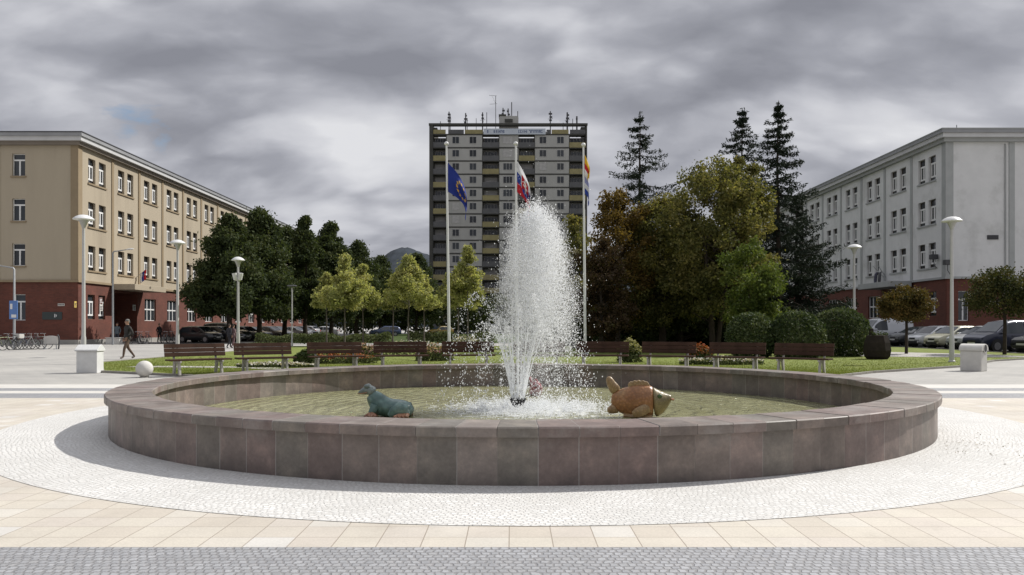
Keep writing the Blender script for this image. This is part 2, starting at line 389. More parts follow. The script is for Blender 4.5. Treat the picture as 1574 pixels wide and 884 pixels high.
tag(mbk.build('lawn_kerb', M['kerb']), kind='structure')
poly_sheet('lawn', lawn_pts[::1], .04, M['grass'])
poly_sheet('garden_path', [(13, 39.5), (19, 36.6), (24.2, 36.2), (24, 40), (20.6, 44), (20.6, 51), (18.2, 51), (17, 43.5)], .052, M['path'])
poly_sheet('garden_path', [(-13.4, 27.6), (-9.2, 27.0), (-8.2, 26.2), (-7.4, 26.5), (-8.8, 27.9), (-13, 28.4)], .052, M['path'])
poly_sheet('parking_lot', [(26.7, 36), (34.4, 36), (34.4, 134), (26.7, 134)], .006, M['asphalt'])
poly_sheet('road', [(-31, 66), (-23.5, 66), (-23.5, 150), (-31, 150)], .006, M['asphalt'])
poly_sheet('park_lawn', [(-23, 69), (26, 69), (26, 160), (-23, 160)], .03, M['park'])

def grass_blades():
    rng = np.random.default_rng(5); pts = []
    # near lawn, thickest at its front edge
    n = 90000
    ang = rng.uniform(a1, a0, n); r = 13.25 + rng.exponential(2.2, n)
    P = np.stack([FX + r*np.cos(ang), FY + r*np.sin(ang)], 1)
    n2 = 26000; P2 = np.stack([rng.uniform(-16, -9.5, n2), rng.uniform(23, 40, n2)], 1)
    n3 = 30000; P3 = np.stack([rng.uniform(9.5, 24, n3), rng.uniform(23.5, 40, n3)], 1)
    P2 = P2[rng.random(n2) < np.clip((39-P2[:, 1])/11, 0, 1)*np.clip((-9.5-P2[:, 0])/3, 0, 1)]
    P3 = P3[rng.random(n3) < np.clip((39-P3[:, 1])/11, 0, 1)*np.clip((P3[:, 0]-9.5)/3, 0, 1)]
    P = np.concatenate([P, P2, P3])
    poly = np.array(lawn_pts); inside = np.zeros(len(P), bool)
    for i in range(len(poly)):
        p, q = poly[i], poly[(i+1) % len(poly)]
        cond = ((p[1] > P[:, 1]) != (q[1] > P[:, 1]))
        xs = (q[0]-p[0])*(P[:, 1]-p[1])/((q[1]-p[1]) if abs(q[1]-p[1]) > 1e-9 else 1e-9)+p[0]
        inside ^= cond & (P[:, 0] < xs)
    P = P[inside]; n = len(P)
    h = rng.uniform(.015, .048, n); w = rng.uniform(.006, .012, n); q = rng.uniform(0, 2*PI, n); le = rng.normal(0, .02, (n, 2))
    b = np.stack([np.cos(q)*w, np.sin(q)*w], 1)
    V = np.zeros((n, 3, 3)); V[:, 0, :2] = P-b; V[:, 1, :2] = P+b; V[:, 2, :2] = P+le; V[:, :2, 2] = .038; V[:, 2, 2] = .04+h
    me = np_mesh('grass', V.reshape(-1, 3), np.arange(3*n).reshape(n, 3), leaf_mat('grass_blade', [(.125, .165, .035), (.18, .215, .05), (.25, .26, .085)], .4, .6))
    tag(link_mesh('grass', me), 'short mown green grass on the lawn around the benches', 'grass', kind='stuff')
grass_blades()

# hills behind the town
def hills():
    from mathutils import noise
    mb = MB(); vs = []; fs = []; nx, ny = 420, 26
    for j in range(ny):
        for i in range(nx):
            x = -2300 + 4600*i/(nx-1); v = j/(ny-1); y = 2300 + 1700*v
            px = CX + x*F/2700
            h = 120 + 165*math.exp(-((px-602)/58)**2) + 60*math.exp(-((px-690)/70)**2) + 45*math.sin(x*.0021+1)
            ridge = h*math.sin(PI*min(1, v*1.25)*.85)
            n_ = noise.fractal(Vector((x*.006, y*.006, 1)), 1.0, 2.0, 4)*26 + noise.noise(Vector((x*.07, y*.07, 3)))*9
            vs.append((x, y, ridge+n_*min(1, v*4) if j else -5))
    for j in range(ny-1):
        for i in range(nx-1): fs.append((j*nx+i, j*nx+i+1, (j+1)*nx+i+1, (j+1)*nx+i))
    mb.add(vs, fs); tag(mb.build('hills', mat('hill_forest_haze_tint', (.030, .037, .046), .95, .35, .02), smooth=True), kind='structure')  # blue tint in the forest colour stands in for distance haze
hills()

# ------------------------------------------------------------------ fountain
NP = 105
def basin_mat(name, grout, gw):
    m, t, p = new_mat(name); tc = t.n('ShaderNodeTexCoord').outputs['Object']; s = t.n('ShaderNodeSeparateXYZ', None, Vector=tc)
    a = t.math('MULTIPLY', t.math('ARCTAN2', s.outputs[1], s.outputs[0]), NP/(2*PI)); a = t.math('ADD', a, 200.0)
    k = t.math('FLOOR', a); fr = t.math('FRACT', a)
    wn = t.n('ShaderNodeTexWhiteNoise', {'noise_dimensions': '1D'}, W=k)
    col = t.ramp(wn.outputs[0], [(0, (.150, .122, .106)), (.25, (.195, .160, .140)), (.45, (.170, .125, .113)), (.62, (.158, .142, .122)), (.82, (.180, .135, .122)), (1, (.225, .195, .172))])
    off = t.n('ShaderNodeCombineXYZ', None, X=t.math('MULTIPLY', k, 3.7), Z=t.math('MULTIPLY', k, 1.3)).outputs[0]
    v = t.n('ShaderNodeVectorMath', {'operation': 'ADD'}, i0=tc, i1=off).outputs[0]
    n1 = t.noise(v, 3.2, 6, .65); n2 = t.noise(tc, 30, 4, .7)
    col = t.mix(1, col, t.ramp(n1, [(.3, (.72, .72, .72)), (.52, (1, 1, 1)), (.70, (1.45, 1.42, 1.38))]), 'MULTIPLY')
    col = t.mix(1, col, t.ramp(n2, [(.3, (.88, .88, .88)), (.7, (1.12, 1.12, 1.12))]), 'MULTIPLY')
    # lime bloom just under the coping and damp stains near the foot: irregular, fixed to the stone
    n3 = t.noise(tc, 2.1, 5, .7)
    bloom = t.math('MULTIPLY', t.mapr(s.outputs[2], .25, .46, 0, 1), t.mapr(n3, .50, .68, 0, .45)); col = t.mix(bloom, col, (.30, .285, .265))
    damp = t.math('MULTIPLY', t.mapr(s.outputs[2], .16, .0, 0, 1), t.mapr(n3, .42, .60, 0, .6)); col = t.mix(damp, col, (.06, .053, .047))
    e = t.math('MINIMUM', fr, t.math('SUBTRACT', 1.0, fr)); wn2 = t.n('ShaderNodeTexWhiteNoise', {'noise_dimensions': '1D'}, W=t.math('ADD', t.math('FLOOR', t.math('ADD', a, .5)), 77.0))
    jm = t.math('MULTIPLY', t.mapr(e, gw, gw*.4, 0, 1), t.math('MULTIPLY', t.mapr(wn2.outputs[0], .2, .7, .15, 1), t.mapr(n1, .3, .6, .35, 1)))
    col = t.mix(jm, col, grout)
    t.set(p.inputs['Base Color'], col); p.inputs['Roughness'].default_value = .55; p.inputs['Specular IOR Level'].default_value = .4
    bp = t.n('ShaderNodeBump', None, Strength=.5, Distance=.006, Height=t.math('SUBTRACT', t.math('MULTIPLY', n2, .5), t.mapr(e, gw, gw*.3, 0, 1))); t.set(p.inputs['Normal'], bp)
    return m
M['basin'] = basin_mat('basin_stone', (.33, .31, .29), .016)
M['coping'] = basin_mat('coping_stone', (.40, .38, .36), .016)
M['algae'] = mat('basin_floor', (.17, .16, .08), .8, .25, 2)
fo = thing('fountain', 'large round fountain basin of brown stone panels with a flat coping', 'fountain', (FX, FY, 0))
w = MB(); nseg = NP*4
w.lathe([(6.185, -.05), (6.185, .455)], nseg); w.f = w.f[:nseg]
w.build('outer_wall', M['basin'], fo, smooth=True)
w = MB(); w.lathe([(5.72, -.30), (5.72, .455)], nseg); w.f = w.f[:nseg]; w.build('inner_wall', M['basin'], fo, smooth=True)
w = MB(); rng = random.Random(2)
for k in range(NP):                          # single coping blocks, each a hair out of line with its neighbours
    j = rng.uniform(-.0035, .0035); q0 = 2*PI*k/NP+.0003; q1 = 2*PI*(k+1)/NP-.0003; vs = []
    for i in range(5):
        q = q0+(q1-q0)*i/4; c_, s_ = math.cos(q), math.sin(q)
        for r, z in ((RI, .452), (RI, RIM-.008), (RI+.008, RIM+j), (RO-.012, RIM+j), (RO, RIM-.012), (RO, .452)): vs.append((c_*(r+j), s_*(r+j), z))
    fs = [(i*6+a, i*6+(a+1) % 6, (i+1)*6+(a+1) % 6, (i+1)*6+a) for i in range(4) for a in range(6)] + [tuple(range(6)), tuple(24+a for a in range(6))[::-1]]
    w.add(vs, fs)
w.build('coping', M['coping'], fo)
w = MB(); w.lathe([(5.722, .445), (6.183, .445)], 105); w.f = w.f[:105]; w.lathe([(.001, -.28), (5.8, -.28)], 64, cap=False); w.build('basin_floor', M['algae'], fo)
# nozzle: a cluster of short black pipes on a stem
NX, NY = X(796, 13.75), 13.75
nz = MB(); nl = (NX-FX, NY-FY)
nz.lathe([(.035, -.28), (.035, .03), (.05, .05), (.10, .12), (.115, .14), (.10, .15), (.02, .15)], 16, (nl[0], nl[1], 0))
for k in range(12):
    q = 2*PI*k/12; r0 = .095; nz.tube([(nl[0]+math.cos(q)*r0*.8, nl[1]+math.sin(q)*r0*.8, .10), (nl[0]+math.cos(q)*(r0+.035), nl[1]+math.sin(q)*(r0+.035), .215)], .021, 8)
for k in range(6):
    q = 2*PI*k/6; nz.tube([(nl[0]+math.cos(q)*.03, nl[1]+math.sin(q)*.03, .1), (nl[0]+math.cos(q)*.045, nl[1]+math.sin(q)*.045, .215)], .02, 8)
nz.build('nozzle', M['black'], fo, smooth=True)

def water_mat():
    m, t, p = new_mat('pool_water'); tc = t.n('ShaderNodeTexCoord').outputs['Object']
    n0 = t.noise(tc, .8, 4, .6)
    col = t.ramp(n0, [(.3, (.225, .218, .11)), (.5, (.285, .28, .15)), (.7, (.345, .338, .19))])
    d = t.n('ShaderNodeVectorMath', {'operation': 'DISTANCE'}); t.set(d.inputs[0], tc); d.inputs[1].default_value = (nl[0]+.25, nl[1]-.05, 0)
    fo1 = t.noise(t.n('ShaderNodeMapping', None, Vector=tc, Scale=(1, 1.4, 1)).outputs[0], 5.5, 6, .68)
    edge = t.mapr(d.outputs['Value'], 2.2, .6, 0, .20)
    foam = t.mapr(t.math('ADD', fo1, edge), .58, .68, 0, .9)
    foam = t.math('MULTIPLY', foam, t.mapr(d.outputs['Value'], 2.4, 1.4, 0, 1))
    col = t.mix(foam, col, (.72, .73, .70)); t.set(p.inputs['Base Color'], col)
    t.set(p.inputs['Roughness'], t.mapr(foam, 0, 1, .09, .7)); p.inputs['IOR'].default_value = 1.33
    r1 = t.noise(t.n('ShaderNodeMapping', None, Vector=tc, Scale=(1, 1.0, 1)).outputs[0], 4.0, 3, .5, .6); r2 = t.noise(tc, 13, 3, .6, .4)
    ring = t.math('SINE', t.math('MULTIPLY', t.math('ADD', d.outputs['Value'], t.math('MULTIPLY', r1, .55)), 21.0))
    h = t.math('ADD', t.math('MULTIPLY', r1, .8), t.math('MULTIPLY', r2, .30)); h = t.math('ADD', h, t.math('MULTIPLY', ring, .16)); h = t.math('ADD', h, t.math('MULTIPLY', foam, .5))
    bp = t.n('ShaderNodeBump', None, Strength=1.0, Distance=.075, Height=h); t.set(p.inputs['Normal'], bp)
    return m
w = MB(); w.lathe([(.001, 0), (1, 0), (2, 0), (4, 0), (5.715, 0)], 96, cap=False); o = w.build('water', water_mat(), loc=(FX, FY, .035)); tag(o, kind='structure')

# jets and spray
def spray_mat(name, clear):
    m, t, p = new_mat(name); p.inputs['Base Color'].default_value = (.93, .94, .95, 1); p.inputs['Roughness'].default_value = .25
    tr = t.n('ShaderNodeBsdfTranslucent', None, Color=(.93, .94, .95)); mx = t.n('ShaderNodeMixShader', None, i0=.78)
    t.L.new(p.outputs[0], mx.inputs[1]); t.L.new(tr.outputs[0], mx.inputs[2])
    m3 = t.n('ShaderNodeMixShader', None, i0=clear); tp = t.n('ShaderNodeBsdfTransparent'); t.L.new(mx.outputs[0], m3.inputs[1]); t.L.new(tp.outputs[0], m3.inputs[2])
    t.L.new(m3.outputs[0], t.N['Material Output'].inputs[0]); return m
M['spray'] = spray_mat('white_water', .12); M['mist'] = spray_mat('fine_spray', .45)
OCT_V = np.array([(1,0,0),(-1,0,0),(0,1,0),(0,-1,0),(0,0,1),(0,0,-1)], float)
OCT_F = np.array([(0,2,4),(2,1,4),(1,3,4),(3,0,4),(2,0,5),(1,2,5),(3,1,5),(0,3,5)])
def spray():
    rng = np.random.default_rng(11); g = 9.81; P = []; S = []; ST = []
    def ballistic(n, v0, vs, ang, angs, smin, smax, wind=(.32, -.05), az=None, tfrac=(0, 1), spread=.02, drag=1.0):
        v = rng.normal(v0, vs, n); a = np.abs(rng.normal(ang, angs, n)); q = rng.uniform(0, 2*PI, n) if az is None else az
        vz = v*np.cos(a); vh = v*np.sin(a); T = 2*vz/g
        t = T*rng.uniform(tfrac[0], tfrac[1], n)
        x = NX + np.cos(q)*(.06+vh*t) + .5*wind[0]*t**2*2 + rng.normal(0, spread, n)*(.2+t)
        y = NY + np.sin(q)*(.06+vh*t) + .5*wind[1]*t**2*2 + rng.normal(0, spread, n)*(.2+t)
        z = .2 + vz*t - .5*g*t**2 + rng.normal(0, spread, n)*t*1.5
        ok = z > .04
        s = smin*np.exp(rng.uniform(0, 1, n)**2*math.log(smax/smin)); vzt = np.abs(vz-g*t)
        P.append(np.stack([x, y, z], 1)[ok]); S.append(s[ok]); ST.append((1+vzt*.09)[ok])
    def body(n, smin, smax, zlo, zhi, zpow, rpow, wob=1.0):
        """a leaning, feathery column of falling drops"""
        zt = zlo+(zhi-zlo)*rng.beta(zpow[0], zpow[1], n)
        half = np.interp(zt, [.1, .6, 1.2, 1.9, 2.6, 3.0, 3.3, 3.6], [.60, .62, .62, .59, .54, .45, .31, .10])
        cx = np.interp(zt, [.1, .6, 1.2, 2.2, 3.0, 3.7], [.40, .39, .36, .33, .31, .30])
        q = rng.uniform(0, 2*PI, n); r = rng.uniform(0, 1, n)**rpow
        # ragged tips and lobes
        lob = 1+.16*np.sin(q*3+1.3)*np.sin(zt*4+q)+.10*np.sin(q*7+zt*9)
        r = r*half*lob*(1+np.abs(rng.normal(0, .16, n))*wob)
        x = NX+cx+r*np.cos(q); y = NY+r*np.sin(q)*.85
        zt = zt+rng.normal(0, .09, n)
        s = smin*np.exp(rng.uniform(0, 1, n)**2*math.log(smax/smin)); ok = zt > .05
        P.append(np.stack([x, y, zt], 1)[ok]); S.append(s[ok]); ST.append(np.full(n, 1.6)[ok])
    nm0 = 0
    body(84000, .0028, .0058, .9, 3.5, (2.2, 1.6), .72)
    body(19000, .0026, .0052, .1, 2.4, (1.5, 1.4), .66)
    nm0 = sum(len(q) for q in P)
    body(9500, .0045, .010, .8, 3.54, (2.2, 1.5), .7, 1.4)
    body(1100, .006, .012, .1, 3.6, (1.2, 1.2), .5, 3.0)
    ballistic(2600, 6.6, 1.1, .0, .04, .003, .009, spread=.022, wind=(.12, 0))     # rising core
    n = 340; P.append(np.stack([NX+.3+rng.normal(0, .13, n), NY+rng.normal(0, .12, n), 3.22+rng.exponential(.12, n)], 1)); S.append(rng.uniform(.005, .012, n)); ST.append(np.full(n, 1.2))
    for k in range(14):                                                         # the outer ring of jets
        q = 2*PI*(k+.4)/14 + rng.normal(0, .05); v0 = rng.uniform(5.0, 6.0); a0_ = rng.uniform(.15, .22)
        ballistic(330, v0, .07, a0_, .008, .006, .015, az=q, spread=.014, wind=(.1, 0))
        ballistic(110, v0, .2, a0_, .03, .004, .010, az=q+rng.normal(0, .12, 110), spread=.04, wind=(.2, 0))
    ballistic(500, 4.4, .7, .22, .06, .004, .010, tfrac=(.3, 1), spread=.06)
    # splash where the water comes down
    n = 5500; r = np.abs(rng.normal(.85, .42, n)); q = rng.uniform(0, 2*PI, n); hh = rng.exponential(.045, n)
    P.append(np.stack([NX+.2+r*np.cos(q), NY+r*np.sin(q), .04+hh], 1)); S.append(rng.uniform(.004, .012, n)); ST.append(np.ones(n))
    for k in range(60):                                                          # little crowns
        rr = rng.normal(.95, .3); q = rng.uniform(0, 2*PI); c = (NX+.2+rr*math.cos(q), NY+rr*math.sin(q)); m = 40
        P.append(np.stack([c[0]+rng.normal(0, .05, m), c[1]+rng.normal(0, .05, m), .04+rng.exponential(.06, m)], 1)); S.append(rng.uniform(.005, .012, m)); ST.append(np.full(m, 1.3))
    P = np.concatenate(P); S = np.concatenate(S); ST = np.concatenate(ST); n = len(P)
    sc = np.stack([S, S, S*ST], 1)
    V = P[:, None, :] + OCT_V[None]*sc[:, None, :]
    Fk = (np.arange(n)[:, None, None]*6 + OCT_F[None]).reshape(-1, 3)
    me = np_mesh('fountain_spray', V.reshape(-1, 3), Fk, [M['spray'], M['mist']], True)
    mi = np.zeros(n*8, dtype=np.int32); mi[:nm0*8] = 1; me.polygons.foreach_set('material_index', mi)
    o = link_mesh('fountain_spray', me)
    tag(o, 'tall white plume of spray and drops above the fountain', 'water spray', kind='stuff')
spray()
def jets():
    """the unbroken lower lengths of the jets, one ragged tapering strand each"""
    rng = random.Random(4); mb = MB(); g = 9.81
    def strand(q, v, a, t1, r0, n=16):
        pts = []; rad = []
        for i in range(n):
            t = t1*i/(n-1); h = .05 + v*math.sin(a)*t
            pts.append((NX+math.cos(q)*(h+.05)+rng.gauss(0, .004), NY+math.sin(q)*(h+.05)+rng.gauss(0, .004), .19+v*math.cos(a)*t-.5*g*t*t))
            rad.append(max(.003, r0*(1-.55*i/(n-1))*rng.uniform(.6, 1.35)))
        mb.tube(pts, rad, 6)
    for k in range(14): strand(2*PI*(k+.4)/14, rng.uniform(5.1, 6.0), rng.uniform(.15, .22), rng.uniform(.24, .36), .013)
    for k in range(6): strand(rng.uniform(0, 2*PI), rng.uniform(7.2, 8), abs(rng.gauss(.0, .03)), rng.uniform(.15, .32), .012)
    o = mb.build('fountain_jets', M['spray'], smooth=True)
    tag(o, 'white water jets fanning up from the black nozzle', 'water jet', kind='stuff')
jets()

# ------------------------------------------------------------------ sculptures in the basin
def ceramic(name, a, b, c=None, rough=.35, scale=3.5, bump=.5, bs=22):
    m, t, p = new_mat(name); tc = t.n('ShaderNodeTexCoord').outputs['Object']
    n = t.noise(tc, scale, 5, .62, .4); st = [(.32, a), (.55, b)] + ([(.72, c)] if c else [])
    col = t.ramp(n, st); vo = t.n('ShaderNodeTexVoronoi', None, Vector=tc, Scale=bs)
    col = t.mix(1, col, t.ramp(vo.outputs[0], [(0, (1.1, 1.1, 1.1)), (.6, (.72, .72, .72))]), 'MULTIPLY')
    t.set(p.inputs['Base Color'], col); p.inputs['Roughness'].default_value = rough
    bp = t.n('ShaderNodeBump', None, Strength=bump, Distance=.012, Height=vo.outputs[0]); bp.invert = True; t.set(p.inputs['Normal'], bp); return m
M['fish_body'] = ceramic('orange_glaze', (.27, .115, .045), (.37, .175, .075), (.44, .28, .14))
M['fish_head'] = ceramic('ochre_glaze', (.17, .14, .065), (.28, .22, .11), (.37, .27, .13), bs=40, bump=.2)
M['fish_fin'] = ceramic('tan_glaze', (.26, .15, .065), (.36, .24, .12), (.42, .31, .18), bs=34, bump=.25)
M['red_glaze'] = ceramic('rose_red_glaze', (.24, .035, .04), (.34, .07, .075), (.42, .16, .15))
M['teal_glaze'] = ceramic('teal_glaze', (.07, .135, .125), (.13, .22, .205), (.28, .36, .335), bs=12, bump=.15, rough=.22)
M['teal_pale'] = ceramic('grey_teal_glaze', (.13, .17, .165), (.20, .24, .235), (.31, .34, .33), bs=14, bump=.1, rough=.25)
M['toe'] = ceramic('brown_glaze', (.16, .065, .035), (.33, .15, .08), (.45, .28, .18), bs=30, bump=.2)
M['eye'] = mat('eye_glaze', (.05, .085, .03), .2, .1)
def sub(o, lv=1):
    m = o.modifiers.new('sub', 'SUBSURF'); m.levels = lv; m.render_levels = lv; return o
def fish(label, loc, rotz, s, mats):
    """glazed fish resting on its belly, snout at +x, tail curled up at -x"""
    body, head, fin = mats
    f = thing('fish_sculpture', label, 'sculpture', loc, rotz)
    def S(secs): return [tuple(q*s for q in t) for t in secs]
    b = MB(); b.loft(S([(-.43, 0, .31, .03, .06), (-.40, 0, .31, .05, .12), (-.33, 0, .295, .075, .17), (-.22, 0, .285, .12, .22), (-.08, 0, .28, .155, .265), (.06, 0, .275, .165, .275), (.17, 0, .27, .16, .265), (.235, 0, .27, .155, .25)]), 18)
    sub(b.build('body', body, f, True))
    b = MB(); b.loft(S([(.215, 0, .272, .15, .235), (.26, 0, .275, .155, .24), (.33, 0, .29, .135, .195), (.40, 0, .315, .10, .135), (.455, 0, .335, .06, .075), (.49, 0, .345, .045, .05), (.505, 0, .348, .03, .03)]), 18)
    h = sub(b.build('head', head, f, True))
    for sy in (-1, 1):
        e = MB(); e.ball((.315*s, sy*.125*s, .375*s), .038*s, .024*s, .034*s); e.build('eye', M['eye'], h, True)
    l = MB(); l.tube(S([(.488, -.045, .325), (.52, -.02, .318), (.525, 0, .316), (.52, .02, .318), (.488, .045, .325)]), [.012*s, .018*s, .02*s, .018*s, .012*s], 8); l.build('mouth', M['toe'] if fin != M['red_glaze'] else body, h, True)
    # tail: two rounded lobes, the upper one standing high
    t_ = MB(); t_.loft(S([(-.34, 0, .42, .045, .10), (-.40, 0, .50, .05, .085), (-.445, 0, .575, .05, .07), (-.465, 0, .635, .045, .055), (-.468, 0, .668, .025, .025)]), 12); sub(t_.build('tail_fin', fin, f, True)); t_ = MB()
    t_.loft(S([(-.33, 0, .19, .05, .10), (-.40, 0, .15, .055, .08), (-.46, 0, .135, .05, .06), (-.495, 0, .13, .03, .035)]), 12)
    sub(t_.build('tail_fin', fin, f, True))
    # dorsal fin with a scalloped edge
    out = [(-.17, .50), (-.165, .56), (-.13, .595), (-.10, .585), (-.07, .61), (-.035, .60), (0, .615), (.03, .60), (.065, .61), (.10, .595), (.135, .585), (.16, .55), (.175, .50), (.0, .46)]
    d = MB(); d.prism([(a*s, c*s) for a, c in out], -.028*s, .028*s, 'y'); d.build('dorsal_fin', fin, f, bevel=.012*s)
    for sy in (-1, 1):
        p_ = MB(); p_.loft(S([(.16, sy*.135, .20, .02, .07), (.06, sy*.175, .16, .025, .085), (-.04, sy*.19, .12, .022, .075), (-.10, sy*.19, .10, .012, .035)]), 10); p_.build('side_fin', fin, f, True)
    b = MB(); b.loft(S([(-.24, 0, .06, .10, .06), (0, 0, .045, .15, .06), (.2, 0, .05, .13, .06)]), 12); b.build('belly', fin, f, True)
    return f
fd = 12.45
fish('orange scaly fish sculpture with ochre head in the fountain water', (X(982, fd), fd, .0), R(-8), 1.0, (M['fish_body'], M['fish_head'], M['fish_fin']))
fish('small rose red fish sculpture behind the fountain nozzle', (X(823, 16.4), 16.4, .02), R(-68), .58, (M['red_glaze'],)*3)
def frog():
    d = 12.5; f = thing('frog_sculpture', 'teal glazed frog sculpture with raised snout in the fountain water', 'sculpture', (X(593, d), d, 0), 0)
    b = MB(); b.loft([(-.24, 0, .40, .085, .095), (-.19, 0, .345, .115, .125), (-.13, 0, .26, .155, .165), (-.04, 0, .195, .18, .165), (.08, 0, .165, .195, .15), (.20, 0, .165, .205, .15), (.31, 0, .15, .195, .14), (.39, 0, .12, .15, .10), (.425, 0, .09, .06, .05)], 18)
    sub(b.build('body', M['teal_glaze'], f, True))
    b = MB(); b.loft([(-.435, 0, .405, .018, .014), (-.41, 0, .412, .045, .03), (-.36, 0, .43, .075, .055), (-.30, 0, .455, .095, .075), (-.24, 0, .455, .10, .09), (-.18, 0, .40, .10, .09)], 16)
    h = sub(b.build('head', M['teal_pale'], f, True))
    for sy in (-1, 1):
        e = MB(); e.ball((-.285, sy*.068, .515), .05, .036, .036); e.build('eye', M['teal_pale'], h, True)
    m_ = MB(); m_.tube([(-.28, -.092, .42), (-.36, -.068, .405), (-.425, -.02, .398), (-.435, 0, .398), (-.425, .02, .398), (-.36, .068, .405), (-.28, .092, .42)], .009, 6); m_.build('mouth', M['toe'], h, True)
    for sy in (-1, 1):
        t_ = MB(); t_.loft([(.36, sy*.19, .09, .05, .05), (.33, sy*.20, .15, .075, .10), (.24, sy*.20, .16, .08, .13), (.14, sy*.19, .12, .06, .09), (.08, sy*.19, .07, .03, .04)], 12); t_.build('hind_leg', M['teal_glaze'], f, True)
        t_ = MB()
        for k in range(4): t_.tube([(.36, sy*.21, .09), (.36-.045*k, sy*(.27+.008*k), .075), (.36-.06*k, sy*(.30+.01*k), .05)], [.042, .034, .036], 8)
        t_.build('hind_foot', M['toe'], f, True)
        t_ = MB(); t_.loft([(-.14, sy*.13, .24, .05, .08), (-.17, sy*.17, .16, .045, .06), (-.20, sy*.18, .12, .04, .045), (-.22, sy*.18, .09, .035, .03)], 10); t_.build('foreleg', M['teal_glaze'], f, True)
        t_ = MB()
        for k in range(4): t_.tube([(-.20, sy*.18, .10), (-.235+.03*k, sy*(.23+.01*k), .085), (-.28+.06*k, sy*(.26+.01*k), .055)], [.04, .034, .036], 8)
        t_.build('forefoot', M['toe'], f, True)
frog()

# ------------------------------------------------------------------ the two long buildings
def wall_open(mb, u0, u1, z0, z1, ops, P, depth, mi=0, rmi=0):
    """wall face in (u,z) with openings cut out and reveals going in; P(u, z, d) -> point, d = depth behind the face"""
    us = sorted({u0, u1, *[q for o in ops for q in (o[0], o[1])]}); zs = sorted({z0, z1, *[q for o in ops for q in (o[2], o[3])]})
    for i in range(len(us)-1):
        for j in range(len(zs)-1):
            uc, zc = (us[i]+us[i+1])/2, (zs[j]+zs[j+1])/2
            if any(o[0] < uc < o[1] and o[2] < zc < o[3] for o in ops): continue
            mb.quad(P(us[i], zs[j], 0), P(us[i+1], zs[j], 0), P(us[i+1], zs[j+1], 0), P(us[i], zs[j+1], 0), mi)
    for a, b, c, d in [o[:4] for o in ops]:
        for (ua, za), (ub, zb) in (((a, c), (b, c)), ((b, c), (b, d)), ((b, d), (a, d)), ((a, d), (a, c))):
            mb.quad(P(ua, za, 0), P(ub, zb, 0), P(ub, zb, depth), P(ua, za, depth), rmi)
def window_mesh(w, h, kind):
    """frame in local x (width), z (height), front towards -y; returns frame mesh, pane mesh"""
    f = MB(); t = .055; y0, y1 = -.05, .04; dk = kind == 'tall'
    oi = 1 if dk else 0
    f.box(0, t, y0, y1, 0, h, oi); f.box(w-t, w, y0, y1, 0, h, oi); f.box(t, w-t, y0, y1, 0, t, oi); f.box(t, w-t, y0, y1, h-t, h, oi)
    if kind == 'tall':       # top light, casement pair, low bottom light
        za, zb = h*.18, h*.70
        f.box(t, w-t, y0-.01, y1, za-.08, za+.06); f.box(t, w-t, y0-.01, y1, zb-.05, zb+.09)
        f.box(w/2-.075, w/2+.075, y0, y1, za+.06, zb-.05); f.box(t, t+.12, y0+.003, y1, za+.06, zb-.05); f.box(w-t-.12, w-t, y0+.003, y1, za+.06, zb-.05)
    elif kind == 'tee':
        zb = h*.72; f.box(t, w-t, y0-.01, y1, zb-.06, zb+.06); f.box(w/2-.06, w/2+.06, y0, y1, t, zb-.06)
    else:                    # three by two
        f.box(t, w-t, y0-.01, y1, h*.52-.06, h*.52+.06)
        for q in (1/3, 2/3):
            f.box(w*q-.055, w*q+.055, y0, y1, t, h*.52-.06); f.box(w*q-.055, w*q+.055, y0, y1, h*.52+.06, h-t)
    p = MB(); p.box(t*.5, w-t*.5, -.005, .015, t*.5, h-t*.5)
    return f.mesh('window_frame', [M['white_frame'], M['frame_dark']]), p.mesh('window_pane', M['pane'])
M['frame_dark'] = mat('brown_window_frame', (.10, .075, .055), .6, .1)
WIN = {}
def place_window(parent, w, h, kind, loc, rotz, name='window'):
    k = (round(w, 3), round(h, 3), kind)
    if k not in WIN: WIN[k] = window_mesh(w, h, kind)
    o = link_mesh(name, WIN[k][0], parent, loc, rotz); link_mesh('pane', WIN[k][1], o); return o
